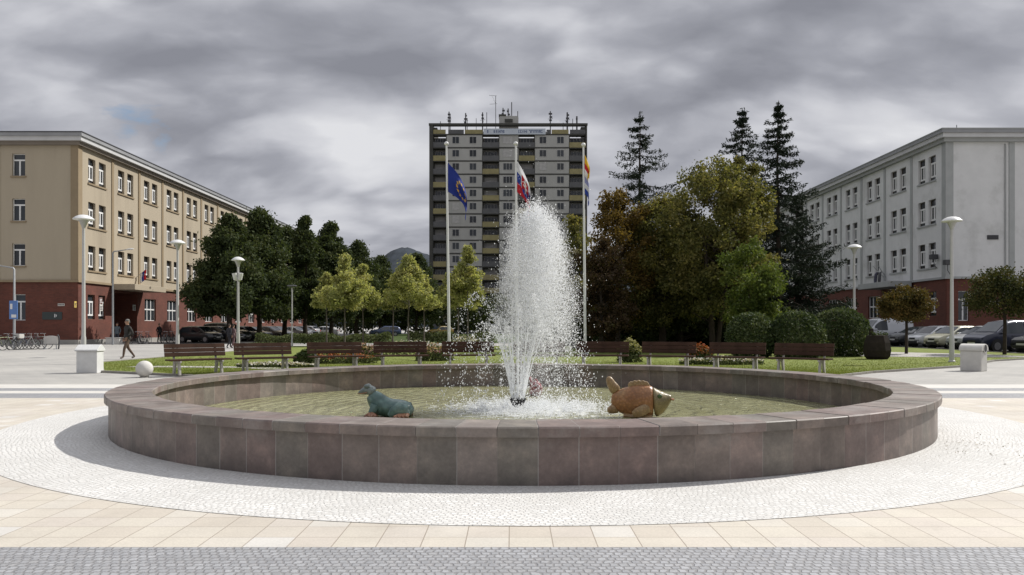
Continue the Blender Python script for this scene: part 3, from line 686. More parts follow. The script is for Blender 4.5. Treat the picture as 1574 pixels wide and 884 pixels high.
def long_building(side, zb, label, wallm, trimm):
    """side -1: left of the square, +1: right. Facade in the plane x = side*35, its camera end at y = 64.2"""
    B = thing('office_building', label, 'building', (side*35.0, 64.2, zb))
    # local: u runs along +y from the corner, facade at x=0, body towards side*x
    L, D, Zb, Zt = 70.0, 26.0, 5.0, 16.3; BAY = 4.98; NB = 14; u0 = .55
    def Pf(u, z, d): return (side*d, u, z)
    def Pe(v, z, d): return (side*v, d, z)
    up = MB(); lo = MB(); pil = MB(); sills = MB()
    wr = R(-90) if side > 0 else R(90)       # window front faces -side*x
    def win_at(a, b, z, w, h, kind):
        if side < 0: place_window(B, w, h, kind, (side*.24, a, z), R(90))
        else: place_window(B, w, h, kind, (side*.24, b, z), R(-90))
    ups = []; los = []
    for i in range(NB):
        c = u0+BAY*i
        for r in range(3):
            z = 6.05+3.62*r
            for a in (1.02, 2.72):
                ups.append((c+a, c+a+1.14, z, z+2.05)); win_at(c+a, c+a+1.14, z, 1.14, 2.05, 'tall')
            s = MB(); s.box(min(0, -side*.09), max(0, -side*.09)+.0, c+.92, c+3.96, z-.13, z-.003); s.v = [(x if abs(x) > 1e-6 else side*.05, y, zz) for x, y, zz in s.v]
            s.build('window_sill', trimm, B)
        if i == 1: los.append((c+.25, c+4.7, .02, 4.45)); continue
        if i == 0:
            for a in (1.02, 2.72): los.append((c+a, c+a+1.14, 2.0, 4.05)); win_at(c+a, c+a+1.14, 2.0, 1.14, 2.05, 'tall')
        else: los.append((c+1.25, c+3.65, 1.95, 4.05)); win_at(c+1.25, c+3.65, 1.95, 2.4, 2.1, 'grid')
    wall_open(up, 0, L, Zb, Zt, ups, Pf, .28)
    ent = los.index(next(o for o in los if o[2] < .1)); eo = los[ent]
    wall_open(lo, 0, L, .32, Zb-.02, [o for k, o in enumerate(los) if k != ent] + [(eo[0], eo[1], .32, eo[3])], lambda u, z, d: (side*(d+.04), u, z), .24)
    # camera end
    eups = []; elos = []
    if side < 0:
        for r in range(3): eups.append((4.25, 5.3, 6.3+3.62*r, 8.1+3.62*r))
        elos.append((4.25, 5.15, 1.9, 4.0))
        for a, b, c, d in eups: place_window(B, b-a, d-c, 'tee', (side*b, .22, c), 0)
        for a, b, c, d in elos: place_window(B, b-a, d-c, 'tee', (side*b, .22, c), 0)
        for a, b, c, d in eups:
            s = MB(); s.box(side*(b+.1), side*(a-.1), -.1, .05, c-.12, c-.003); s.build('window_sill', trimm, B)
    else:
        elos = [(1.0, 1.85, 1.6, 4.0)]
        for a, b, c, d in elos: place_window(B, b-a, d-c, 'tee', (side*a, .22, c), 0)
        v = MB(); v.box(3.3, 4.2, -.05, .03, 8.15, 8.5)
        for k in range(5): v.box(3.34, 4.16, -.075, -.05, 8.18+k*.062, 8.21+k*.062)
        v.build('wall_vent', M['dark_metal'], B)
        dp = MB(); dp.tube([(4.75, -.08, 5.0), (4.75, -.08, 15.7), (4.75, .1, 15.95)], .055, 8); dp.build('downpipe', M['grey_trim'], B)
    wall_open(up, 0, D, Zb, Zt, eups, Pe, .28); wall_open(lo, 0, D, .32, Zb-.02, elos, lambda u, z, d: (side*u, d+.04, z), .24)
    # back, inner roof deck
    up.quad((side*D, 0, 0), (side*D, L, 0), (side*D, L, Zt), (side*D, 0, Zt)); up.quad((0, L, 0), (side*D, L, 0), (side*D, L, Zt), (0, L, Zt))
    up.quad((0, 0, Zt-.01), (side*D, 0, Zt-.01), (side*D, L, Zt-.01), (0, L, Zt-.01))
    up.build('upper_wall', wallm, B); lo.build('brick_wall', M['brick'], B)
    pl = MB(); ue0, ue1 = eo[0], eo[1]
    for a, b in ((-.06, ue0), (ue1, L)): pl.box(*sorted((-side*.06, side*.3)), a, b, -.3, .325)
    pl.box(*sorted((side*.31, side*D)), -.06, .3, -.3, .325); pl.build('plinth', M['stone_plinth'], B)
    # storey band between brick and plaster
    bd = MB(); bd.box(*sorted((-side*.12, side*.1)), -.12, L, Zb-.02, Zb+.16); bd.box(*sorted((side*.101, side*D)), -.12, .1, Zb-.02, Zb+.16); bd.build('storey_band', trimm, B)
    for i in range(NB+1):
        c = u0+BAY*i
        p_ = MB(); hw = .17
        if i == 0: p_.box(*sorted((-side*.07, side*.55)), -.07, .55, Zb+.16, Zt-.3)
        else: p_.box(*sorted((-side*.07, side*.03)), c-hw, c+hw, Zb+.16, Zt-.3)
        p_.build('pilaster', trimm, B)
    for v in ((6.3, 16, 24) if side < 0 else (5.05, 16, 24)):
        p_ = MB(); p_.box(*sorted((side*v, side*(v+.45))), -.07, .03, Zb+.16, Zt-.3); p_.build('pilaster', trimm, B)
    # cornice: soffit board, fascia, metal edge
    cn = MB()
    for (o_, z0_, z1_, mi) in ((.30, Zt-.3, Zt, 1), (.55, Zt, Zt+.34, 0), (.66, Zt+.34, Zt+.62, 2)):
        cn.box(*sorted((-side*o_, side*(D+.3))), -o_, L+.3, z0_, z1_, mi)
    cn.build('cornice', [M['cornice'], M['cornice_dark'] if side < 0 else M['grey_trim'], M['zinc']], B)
    fl = MB(); fl.box(*sorted((-side*.70, side*(D+.4))), -.70, L+.4, Zt+.622, Zt+.70); fl.build('roof_edge', M['dark_metal'] if side < 0 else M['grey_trim'], B)
    # entrance: dark recess, glazed doors, canopy
    a, b = eo[0], eo[1]; rc = MB(); dd = 2.2
    rc.quad((side*.28, a, .02), (side*dd, a, .02), (side*dd, a, 4.45), (side*.28, a, 4.45)); rc.quad((side*.28, b, .02), (side*dd, b, .02), (side*dd, b, 4.45), (side*.28, b, 4.45))
    rc.quad((side*.28, a, 4.45), (side*dd, a, 4.45), (side*dd, b, 4.45), (side*.28, b, 4.45)); rc.quad((side*dd, a, .02), (side*dd, b, .02), (side*dd, b, 4.45), (side*dd, a, 4.45))
    rc.build('entrance_recess', M['brick'], B)
    dr = MB()
    for k in range(4):
        y0 = a+.5+k*.87; x = side*(dd-.06)
        dr.box(*sorted((x-.03, x+.03)), y0, y0+.08, .02, 3.2); dr.box(*sorted((x-.03, x+.03)), y0+.79, y0+.87, .02, 3.2); dr.box(*sorted((x-.03, x+.03)), y0+.08, y0+.79, 2.3, 2.4); dr.box(*sorted((x-.03, x+.03)), y0+.08, y0+.79, 3.1, 3.2)
    d_ = dr.build('entrance_door', M['dark_metal'], B); pn = MB(); pn.box(*sorted((side*(dd-.05), side*(dd-.04))), a+.5, a+4.0, .05, 3.15); pn.build('pane', M['pane'], d_)
    cp = MB(); cp.box(*sorted((-side*2.1, -side*.125)), a-.5, b+1.3, 4.62, 5.12); cp.build('canopy', wallm if side < 0 else M['grey_trim'], B, bevel=.02)
    st = MB(); st.box(*sorted((-side*.9, side*2.1)), a-.1, b+.1, -.3, .018); st.build('entrance_step', M['stone_plinth'], B)
    return B
BL = long_building(-1, .05, 'long beige plaster building with red brick ground floor', M['plaster'], M['plaster_trim'])
BR = long_building(1, .32, 'long weathered white building with red brick ground floor', M['grey_plaster'], M['grey_trim'])
# roof rod and corner floodlights of the white building
a = MB(); a.tube([(4.2, 6, 17.0), (4.2, 6, 18.9)], .03, 6); a.build('roof_rod', M['dark_metal'], BR)
for (x, y, z, x2) in ((-.35, 1.4, 6.75, -.35), (-.25, -.5, 6.15, -.1)):
    a = MB(); a.tube([(0.1, y, z-.9), (x*.8, y-.1, z-.55), (x, y-.2, z)], .035, 6); a.box(x-.3, x+.25, y-.42, y+.02, z-.1, z+.3)
    a.build('floodlight', M['dark_metal'], BR, bevel=.03)
# wall plates on the beige building
def plate(name, label, cat, loc, w, h, col, marks=None, axis='x', group=None):
    """flat sign fixed on a wall. axis x: lies on the camera end (faces -y); axis y: on the facade (faces +x)"""
    t = thing(name, label, cat, loc, 0 if axis == 'x' else R(90), group)
    b = MB(); b.box(-w/2, w/2, -.04, 0, -h/2, h/2); b.build('board', mat(name+'_board', col, .5, .05), t, bevel=.006)
    if marks:
        m = MB()
        for x0, x1, z0, z1 in marks: m.box(x0*w, x1*w, -.046, -.0405, z0*h, z1*h)
        m.build('marking', M['marks_dark'] if sum(col) > .8 else M['marks_pale'], t)
    return t
M['marks_dark'] = mat('dark_lettering', (.05, .05, .07), .6, .05); M['marks_pale'] = mat('pale_lettering', (.6, .6, .6), .6, .05)
yw = 64.2
plate('name_plate', 'small pale name plate on the brick end wall of the beige building', 'sign', (X(94, yw), yw+.035, Z(468.5, yw)+.0), .55, .2, (.55, .53, .48), [(-.42, -.3, -.2, .2), (-.25, -.12, -.2, .2), (-.08, .05, -.2, .2), (.1, .2, -.2, .2), (.25, .42, -.2, .2)])
plate('notice_case', 'wide dark notice case on the brick end wall', 'notice board', (X(80, yw), yw+.035, Z(485.5, yw)), 1.6, .62, (.03, .04, .04), [(.12, .17, -.2, .25), (.2, .24, -.1, .15)])
fx = -35.0
def yf(px): return fx*F/(px-CX)
for px, py, w_, h_, col, lab in ((116, 468, .3, .5, (.62, .45, .12), 'small yellow plate at the brick corner of the beige building'),
                                (155, 462, .5, .55, (.20, .12, .11), 'dark square plate left of the beige building entrance'),
                                (155.5, 473, .5, .55, (.6, .58, .54), 'white plate below a dark plate left of the entrance'),
                                (206.5, 473, .55, .55, (.6, .6, .58), 'white plate right of the dark entrance on brick')):
    y = yf(px); plate('wall_plate', lab, 'sign', (fx-.03, y, Z(py, y)), w_, h_, col, [(-.35, .35, .1, .22), (-.35, .25, -.1, .02), (-.35, .3, -.32, -.2)], 'y')

# ------------------------------------------------------------------ tower block
M['panel_grey'] = mat('grey_panel', (.40, .395, .375), .9, .10, .35, dirt=((.31, .30, .28), .6), streak=True)
M['slab_dark'] = mat('dark_floor_band', (.075, .074, .068), .9, .15, .8)
M['par_yellow'] = mat('mustard_parapet', (.27, .235, .115), .8, .15, 1.0)
M['par_dark'] = mat('charcoal_parapet', (.105, .105, .108), .8, .15, 1.0)
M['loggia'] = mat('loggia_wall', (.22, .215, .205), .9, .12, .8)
M['curtain'] = mat('pale_curtain', (.42, .41, .40), .8, .15, 2)
def tower():
    d = 168.0; k = d/F; T = thing('tower_block', 'tall grey panel tower block with mustard and charcoal balconies', 'building', (0, d, 0))
    def U(px): return (px-CX)*k
    cols = [('log', 665.4, 686.2, 0), ('win', 686.2, 741.4, (700.5, 727)), ('log', 741.4, 767.2, 1), ('win', 767.2, 797.2, (780.5,)), ('log', 797.2, 822, 0), ('win', 822, 875, (834.5, 861.5)), ('log', 875, 900.5, 1)]
    top = Z(208, d); fh = 2.79; NF = 14; rng = random.Random(8)
    z_bot = top-fh*NF
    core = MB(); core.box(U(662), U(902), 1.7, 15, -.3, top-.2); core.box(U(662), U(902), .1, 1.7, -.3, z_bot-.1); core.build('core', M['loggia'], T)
    wal = {}
    fr = MB(); fr.box(U(660), U(665.4), -.25, 15.2, -.3, Z(190, d)); fr.box(U(900.5), U(902.4), -.25, 15.2, -.3, Z(190, d))
    fr.box(U(660)-.1, U(902.4)+.1, -.35, .9, Z(190, d), Z(193.2, d)); fr.build('end_frame', M['slab_dark'], T)
    tee = {}
    def frame_pair(w, h, n):
        key = (w, h, n)
        if key not in tee:
            f = MB(); p = MB(); q = .07
            f.box(0, w, -.06, 0, 0, q); f.box(0, w, -.06, 0, h-q, h)
            for i in range(n+1): x = (w-q)*i/n; f.box(x, x+q, -.06, 0, q, h-q)
            p.box(q*.5, w-q*.5, -.03, -.01, q*.5, h-q*.5)
            tee[key] = (f.mesh('tower_window', M['curtain']), p.mesh('tower_pane', M['pane']), p.mesh('tower_curtain', M['curtain']))
        return tee[key]
    for kind, a, b, ex in cols:
        x0, x1 = U(a), U(b)
        if kind == 'win':
            wb = MB()
            for i in range(NF):
                z1 = top-fh*i; z0 = z1-fh+.30; wb.box(x0+.05, x1-.05, 0, 1.7, z0, z1-.0)
                for c in ex:
                    n = 3 if len(ex) == 1 else 2; w_ = 2.0 if n == 3 else 1.5; h_ = 1.5
                    fm, pm, cm = frame_pair(w_, h_, n); o = link_mesh('window', fm, T, (U(c)-w_/2, -.0, z0+.72))
                    link_mesh('pane', cm if rng.random() < .16 else pm, o)
            wb.build('wall_panels', M['panel_grey'], T)
        else:
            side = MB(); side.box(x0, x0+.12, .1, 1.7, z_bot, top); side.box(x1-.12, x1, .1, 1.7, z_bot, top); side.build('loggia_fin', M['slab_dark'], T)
            for i in range(NF):
                z1 = top-fh*i; z0 = z1-fh+.30
                yel = (i % 2 == 0) == bool(ex)
                if rng.random() < .08: yel = not yel
                if 6 <= i and rng.random() < .12: yel = not yel
                pb = MB(); pb.box(x0+.04, x1-.04, -.14, .02, z0-.12, z0+.98); pb.build('balcony', M['par_yellow'] if yel else M['par_dark'], T)
                w_ = (x1-x0)*.78; fm, pm, cm = frame_pair(round(w_, 2), 2.1, 4); o = link_mesh('balcony_door', fm, T, (x0+(x1-x0)*.11, 1.69, z0+.1)); link_mesh('pane', cm if rng.random() < .3 else pm, o)
    sl = MB()
    for i in range(NF+1): z = top-fh*i; sl.box(U(665.4), U(900.5), -.04, 1.69, z, z+.30)
    sl.build('floor_slabs', M['slab_dark'], T)
    # attic parapet of coloured panels
    za, zc = top+.3, Z(199.5, d)
    for (a, b, c) in ((666, 685, 'par_yellow'), (689, 713, 'par_dark'), (714.5, 742, 'par_yellow'), (840, 847, 'par_dark'), (848, 874, 'par_yellow'), (876, 900, 'par_dark')):
        m = MB(); m.box(U(a), U(b), -.12, .1, za, zc); m.build('attic_panel', M[c], T)
    pz = MB(); pz.box(U(742), U(840), .0, .2, za, zc-.4); pz.build('attic_wall', M['panel_grey'], T)
    for a, b, z in ((666, 672, 196), (893, 900.5, 195)):
        m = MB(); m.box(U(a), U(b), .1, 3, za, Z(z, d)); m.build('roof_box', M['slab_dark'], T)
    lh = MB(); lh.prism([(U(767), zc-1), (U(767), Z(178, d)), (U(768.5), Z(176, d)), (U(795), Z(176, d)), (U(797), Z(178, d)), (U(797), zc-1)], 1.2, 7, 'y')
    lh.box(U(776), U(788), 1.0, 1.25, Z(186, d), Z(181, d), 1); lh.box(U(766.5), U(778), 1.1, 7.1, Z(176, d), Z(173.5, d), 1)
    lh.build('lift_house', [M['panel_grey'], M['slab_dark']], T)
    # aerials
    rng = random.Random(5)
    for px, yt, fat in ((675, 181, .05), (688.5, 166, .09), (690.5, 170, .05), (714.5, 168, .09), (717, 176, .05), (731, 176, .04), (741, 167, .09), (747.5, 167, .05), (761.5, 141, .045), (773, 160, .08), (781, 161, .09), (786.5, 151, .07), (796, 165, .06), (847, 165, .08), (867, 183, .05), (873.5, 167, .12), (882, 177, .05), (888.5, 173, .12)):
        m = MB(); base = Z(176, d) if 766 < px < 797 else za; zt = Z(yt, d); y = 3.0
        m.tube([(U(px), y, base), (U(px), y, zt)], fat*1.5, 5)
        if fat > .07:
            for q in range(3): zz = zt-.4-q*.7; m.box(U(px)-.12-.25*rng.random(), U(px)+.12+.3*rng.random(), y-.1, y+.1, zz-.35, zz)
            m.tube([(U(px)-.55, y, zt-1.7), (U(px)+.55, y, zt-1.55)], .04, 4)
        elif px > 760 and px < 763:
            m.tube([(U(px)-1.4, y, zt+.1), (U(px)+.2, y, zt)], .035, 4); m.tube([(U(px)-1.3, y, zt-1.8), (U(px)+.3, y, zt-1.7)], .035, 4); m.tube([(U(px)-.8, y, zt), (U(px), y, zt-1.7)], .03, 4)
        m.build('aerial', M['dark_metal'], T)
    # ground floor: dark shopfront strip
    g = MB(); g.box(U(664), U(900), -.1, .08, 0, 3.0); g.build('ground_floor', M['par_dark'], T)
    # banner on the attic, blue illegible lettering in two clusters
    bn = thing('roof_banner', 'long white banner with blue lettering below the tower roof', 'banner', (0, d-.3, 0))
    m = MB(); m.box(U(743.5), U(838.5), -.05, .05, Z(207.2, d), Z(198.3, d)); m.build('sheet', mat('banner_sheet', (.50, .54, .60), .7, .06, .6), bn)
    m = MB(); rng = random.Random(21); zb, zt = Z(204.8, d), Z(200.6, d)
    def glyphs(a, b, sz=1.0):
        x = U(a)
        while x < U(b):
            w_ = rng.choice((.28, .36, .42, .5))*sz; t = .10
            if x + w_ > U(b): break
            kind = rng.randrange(5)
            m.box(x, x+t, -.075, -.052, zb, zt)
            if kind in (0, 2, 4): m.box(x+w_-t, x+w_, -.075, -.052, zb, zt)
            if kind in (0, 1, 3): m.box(x+t+.002, x+w_-t-.002, -.075, -.052, zt-t, zt)
            if kind in (1, 2, 3): m.box(x+t+.002, x+w_-t-.002, -.075, -.052, zb, zb+t)
            if kind in (3, 4): m.box(x+t+.002, x+w_-t-.002, -.075, -.052, (zb+zt)/2-t/2, (zb+zt)/2+t/2)
            x += w_+.11
    for a, b in ((749, 753.5), (759, 777), (797, 812), (813.5, 836)): glyphs(a, b)
    m.build('lettering', mat('banner_blue', (.06, .09, .20), .7, .05), bn)
tower()

# ------------------------------------------------------------------ trees and shrubs
def leaf_cloud(rng, P, size, flat=.0, aspect=.55, normals=None):
    """one diamond leaf at each point"""
    n = len(P); a = rng.normal(size=(n, 3)); a /= np.linalg.norm(a, axis=1)[:, None]
    c = rng.normal(size=(n, 3))
    if flat: c[:, 2] += flat*np.sign(c[:, 2])*2; a[:, 2] *= (1-flat*.6)
    b = np.cross(a, c); b /= (np.linalg.norm(b, axis=1)[:, None]+1e-9)
    s = (size*rng.uniform(.65, 1.35, n))[:, None]
    V = np.stack([P-a*s, P+b*s*aspect, P+a*s, P-b*s*aspect], 1)
    return V.reshape(-1, 3), np.arange(4*n).reshape(n, 4)
def clump_points(rng, clumps, n):
    """points through ellipsoid clumps, denser towards the skin"""
    w = np.array([c[3]**2 for c in clumps]); w = w/w.sum(); idx = rng.choice(len(clumps), n, p=w)
    Cc = np.array([c[:3] for c in clumps])[idx]; Rr = np.array([c[3] for c in clumps])[idx]; Sq = np.array([c[4] if len(c) > 4 else .8 for c in clumps])[idx]
    d = rng.normal(size=(n, 3)); d /= np.linalg.norm(d, axis=1)[:, None]
    r = Rr*rng.uniform(0, 1, n)**.5*rng.uniform(.75, 1.2, n)*np.where(rng.random(n) < .10, rng.uniform(1.1, 1.7, n), 1)
    d[:, 2] *= Sq
    return Cc + d*r[:, None]
M['bark_dark'] = mat('dark_bark', (.045, .036, .028), .95, .25, 4, .6, 18)
M['bark_grey'] = mat('grey_bark', (.13, .115, .095), .95, .2, 4, .5, 18)
M['lf_dark'] = leaf_mat('linden_leaves', [(.030, .042, .020), (.048, .066, .028), (.070, .090, .034), (.11, .115, .048)], .35, .35)
M['lf_young'] = leaf_mat('maple_yellow_green', [(.21, .24, .085), (.32, .34, .13), (.44, .44, .20), (.53, .47, .19)], .5, .45)
M['lf_olive'] = leaf_mat('olive_leaves', [(.05, .060, .022), (.11, .115, .038), (.20, .185, .065), (.33, .28, .10)], .45, .4)
M['lf_rust'] = leaf_mat('rust_leaves', [(.05, .038, .016), (.10, .07, .022), (.17, .11, .03), (.24, .17, .05)], .4, .5)
M['lf_red'] = leaf_mat('wine_red_leaves', [(.028, .024, .014), (.052, .037, .02), (.085, .052, .028), (.085, .082, .03)], .3, .5)
M['lf_bright'] = leaf_mat('bright_green_leaves', [(.045, .070, .018), (.085, .12, .028), (.14, .175, .042), (.21, .225, .07)], .4, .5)
M['lf_spruce'] = leaf_mat('spruce_needles', [(.012, .020, .012), (.020, .030, .019), (.030, .042, .028)], .1, .5)
M['lf_bush'] = leaf_mat('laurel_leaves', [(.022, .038, .015), (.045, .068, .026), (.09, .115, .05), (.18, .195, .11)], .3, .9)
M['lf_globe'] = leaf_mat('globe_leaves', [(.035, .036, .012), (.08, .066, .02), (.14, .10, .03), (.19, .11, .035)], .3, .9)
M['lf_globe2'] = leaf_mat('globe_green_leaves', [(.02, .03, .012), (.042, .052, .018), (.075, .075, .024), (.11, .085, .03)], .3, .9)
M['lf_hedge'] = leaf_mat('hedge_leaves', [(.04, .055, .02), (.075, .095, .035), (.12, .14, .06), (.17, .19, .09)], .3, .8)
def tree(label, x, y, H, rx, zb, nclump, nleaf, lsize, lm, bark='bark_dark', tr=.18, shape='round', seed=0, group=None, ry=None, crf=.34, forks=1, lean=0.0, hull=.75, name='tree'):
    rng = np.random.default_rng(seed); t = thing(name, label, 'tree', (x, y, 0), 0, group); ry = ry or rx
    clumps = []; hc = (H-zb)
    while len(clumps) < nclump:
        u = rng.uniform(0, 1); q = rng.uniform(0, 2*PI)
        if shape == 'round': prof = math.sqrt(max(0, 1-(2*u-.85)**2/1.35))
        elif shape == 'pyramid': prof = min(1, (1-u)*1.15+.05)*min(1, u*4+.55)
        elif shape == 'pointed': prof = min(1, 1.12*(1-u)**.75+.03)*min(1, u*3+.6)
        elif shape == 'column': prof = min(1, (1-u)*1.9+.1)*min(1, u*3+.5)
        else: prof = (1-.5*u)*min(1, u*2+.5)
        f = rng.uniform(hull-.45, 1)
        cr = rng.uniform(.7, 1.25)*crf*min(rx, hc*.5)*(.55+.45*prof)
        clumps.append((math.cos(q)*rx*prof*f*(1-crf*.6), math.sin(q)*ry*prof*f*(1-crf*.6), zb+cr*.5+u*(hc-cr*1.25), cr, .8))
    P = clump_points(rng, clumps, nleaf); P[:, 0] += lean*(P[:, 2]-zb)
    tk = MB(); top = zb+hc*.55; r_ = random.Random(seed)
    for fk in range(forks):
        q = 2*PI*fk/max(1, forks)+.5+seed; o = .0 if forks == 1 else 1.6
        pts = [(0+o*math.cos(q)*tr*.5, o*math.sin(q)*tr*.5, -.1)]
        for i in range(1, 6):
            z = top*i/5; sp = o*(.22*rx*i/5)
            pts.append((math.cos(q)*sp+r_.gauss(0, tr*.25)+lean*max(0, z-zb), math.sin(q)*sp+r_.gauss(0, tr*.25), z))
        tk.tube(pts, [tr*1.35, tr, tr*.88, tr*.74, tr*.58, tr*.3], 9)
    for c in sorted(clumps, key=lambda c: -c[3])[:min(nclump, 16)]:
        z0 = max(zb*.75, min(top*.95, c[2]-.5*math.hypot(c[0], c[1]))); px_ = lean*max(0, z0-zb)
        m_ = (c[0]*.45+px_*.5+r_.gauss(0, .1), c[1]*.45+r_.gauss(0, .1), (z0+c[2])/2-.1)
        tk.tube([(px_, 0, z0), m_, (c[0]+lean*(c[2]-zb), c[1], c[2])], [tr*.42, tr*.26, tr*.1], 6)
    tk.build('trunk', M[bark], t, smooth=True)
    V, Fk = leaf_cloud(rng, P, lsize); link_mesh('crown', np_mesh('crown', V, Fk, M[lm]), t)
    return t
def spruce(label, x, y, H, L0, zlow, seed, gap=.55, sparse=0.0, ltop=.25, tip=.4, dens=1.0, group=None):
    """dark spruce: whorls of drooping branches hung with needle sprays"""
    rng = np.random.default_rng(seed); r = random.Random(seed); t = thing('spruce', label, 'tree', (x, y, 0), 0, group)
    tk = MB(); tk.tube([(0, 0, -.1), (.05, 0, H*.35), (-.04, .03, H*.7), (0, 0, H)], [.24, .18, .09, .015], 8)
    P = []; z = zlow
    while z < H-.15:
        f = (H-z)/(H-zlow); L = min(L0, ltop+tip*(H-z))
        for k in range(r.randint(5, 7)):
            if r.random() < sparse: continue
            q = r.uniform(0, 2*PI); l = L*r.uniform(.55, 1.22)
            if r.random() < .06: l *= 1.35
            n = max(4, int(l/.22)); pts = []
            dr = r.uniform(.10, .34)*(.6+.6*f); up = r.uniform(.15, .35)
            for i in range(n+1):
                s = i/n; pts.append((math.cos(q)*l*s, math.sin(q)*l*s, z - dr*l*math.sin(s*PI*.75) + up*l*max(0, s-.6)*.9))
            tk.tube([pts[0], pts[n//2], pts[-1]], [.03+.02*f, .02, .008], 4, cap=False)
            for i, p in enumerate(pts[1:], 1):
                s = i/n; m = int(dens*(8+14*(1-abs(s-.6))*(.4+.6*f)))
                w = (.07+.20*min(l, 2)*(1-.55*s))*.5
                d = rng.normal(0, 1, (m, 3)); Q = np.array(p)+d*np.array([w, w, .06]); Q[:, 2] -= np.abs(rng.normal(0, .06+.10*f, m)); P.append(Q)
        z += gap*r.uniform(.75, 1.25)*(.55+.55*f)
    m = 60; Q = np.stack([rng.normal(0, .06, m), rng.normal(0, .06, m), H-rng.uniform(0, 1.0, m)], 1); P.append(Q)
    tk.build('trunk', M['bark_dark'], t, smooth=True)
    V, Fk = leaf_cloud(rng, np.concatenate(P), .115, aspect=.3); link_mesh('crown', np_mesh('crown', V, Fk, M['lf_spruce']), t)
    return t
def bush(label, x, y, lumps, n, lsize, lm, seed=0, name='shrub', cat='shrub', group=None, stem=True):
    rng = np.random.default_rng(seed); t = thing(name, label, cat, (x, y, 0), 0, group)
    P = []
    w = np.array([l[3]*l[4] for l in lumps]); w = w/w.sum()
    for l, f in zip(lumps, w):
        k = int(n*f); d = rng.normal(size=(k, 3)); d /= np.linalg.norm(d, axis=1)[:, None]
        rr = np.where(rng.random(k) < .75, rng.normal(.97, .035, k), rng.uniform(.6, 1, k))
        rr *= 1+.05*np.sin(d[:, 0]*9+seed)*np.sin(d[:, 1]*8+1)*np.sin(d[:, 2]*10)
        p = d*rr[:, None]*np.array([l[3], l[3]*.95, l[4]])+np.array(l[:3]); P.append(p[p[:, 2] > .02])
    P = np.concatenate(P); V, Fk = leaf_cloud(rng, P, lsize, aspect=.6); link_mesh('foliage', np_mesh('foliage', V, Fk, M[lm]), t)
    tk = MB(); c = lumps[0]
    for k in range(5):
        q = k*1.3+seed; tk.tube([(c[0]*.3, c[1]*.3, -.05), (c[0]+math.cos(q)*c[3]*.3, c[1]+math.sin(q)*c[3]*.3, c[2]*.8), (c[0]+math.cos(q)*c[3]*.6, c[1]+math.sin(q)*c[3]*.6, c[2]+c[4]*.3)], [.05, .035, .015], 5)
    if stem: tk.build('stem', M['bark_dark'], t)
    return t

# left: street trees in front of the beige building, darker with distance
GL = 'dark street trees before the beige building'
for i, (px, d, py, rx, lab) in enumerate((
        (352, 71, 326, 3.6, 'dark street tree nearest the camera hiding the end of the beige facade'),
        (398, 77, 318, 4.4, 'tallest broad dark street tree beside the beige building'),
        (437, 86, 342, 4.3, 'second broad dark street tree behind the double headed lamp'),
        (508, 92, 338, 3.6, 'dark street tree right of the pointed dark tree'),
        (548, 108, 366, 4.4, 'dark rounded street tree left of the hill'),
        (585, 126, 392, 4.6, 'farthest low dark street tree before the hill'),
        (640, 130, 388, 5.2, 'dark tree behind the middle young maples beside the tower'))):
    tree(lab, X(px, d), d, Z(py, d), rx*1.2, 2.2, 110, 42000, .15, 'lf_dark', tr=.24, shape='pointed', seed=20+i, group=GL, name='street_tree', crf=.25, hull=.85)
tree('pointed dark tree standing between two broad street trees', X(470, 84), 84, Z(325, 84), 3.4, 2.2, 80, 32000, .15, 'lf_dark', tr=.22, shape='pyramid', seed=40, name='street_tree', crf=.26)

# young yellow-green maples in the middle
GY = 'young maples in rows behind the benches'
for i, (px, d, py, rx, lab) in enumerate((
        (502, 60, 418, 1.25, 'low young maple at the left edge of the left maple cluster'),
        (530, 57, 388, 1.75, 'tallest yellow green young maple of the left cluster'),
        (558, 60, 402, 1.35, 'yellow tinted young maple at the right edge of the left cluster'),
        (604, 61, 428, 1.2, 'low young maple at the left edge of the middle cluster'),
        (628, 57, 388, 1.85, 'pointed bright young maple in the middle cluster'),
        (652, 61, 422, 1.2, 'small young maple at the right edge of the middle cluster'),
        (688, 66, 418, 1.1, 'darker young maple just left of the first flagpole'),
        (704, 60, 404, 1.2, 'young maple right beside the first flagpole'),
        (719, 57, 376, 1.55, 'young maple between the first flagpole and the water plume'))):
    tree(lab, X(px, d), d, Z(py, d), rx*1.15, Z(476, d), 60, 8200, .10, 'lf_young', 'bark_grey', tr=.055, shape='pyramid', seed=60+i, group=GY, name='young_maple', crf=.27)

# right: mixed grove
tree('rust coloured autumn tree right of the third flagpole', X(950, 46), 46, Z(285, 46), 2.5, 1.2, 70, 16000, .09, 'lf_rust', tr=.15, seed=80, crf=.25, name='autumn_tree')
tree('wine red leaved tree low behind the third flagpole', X(925, 43), 43, Z(362, 43), 2.0, .7, 50, 12000, .085, 'lf_red', tr=.12, seed=81, crf=.28, name='autumn_tree')
tree('olive green tree under the single thin spruce', X(1018, 47), 47, Z(297, 47), 3.5, 1.2, 90, 30000, .09, 'lf_olive', tr=.2, seed=82, crf=.25)
tree('tall forked tree with yellow olive crown in the grove', X(1098, 43.5), 43.5, Z(238, 43.5), 3.3, 1.9, 100, 30000, .09, 'lf_olive', 'bark_dark', tr=.13, shape='round', seed=83, crf=.25, hull=.9, forks=3)
tree('yellow olive tree between the tall forked tree and the right spruce', X(1138, 45), 45, Z(242, 45), 2.35, 1.6, 90, 26000, .09, 'lf_olive', tr=.16, shape='round', seed=84, crf=.24)
tree('bright green small tree in front of the right spruce', X(1150, 39.5), 39.5, Z(362, 39.5), 1.8, 1.5, 50, 9500, .08, 'lf_bright', tr=.1, seed=85, crf=.28, name='small_tree')
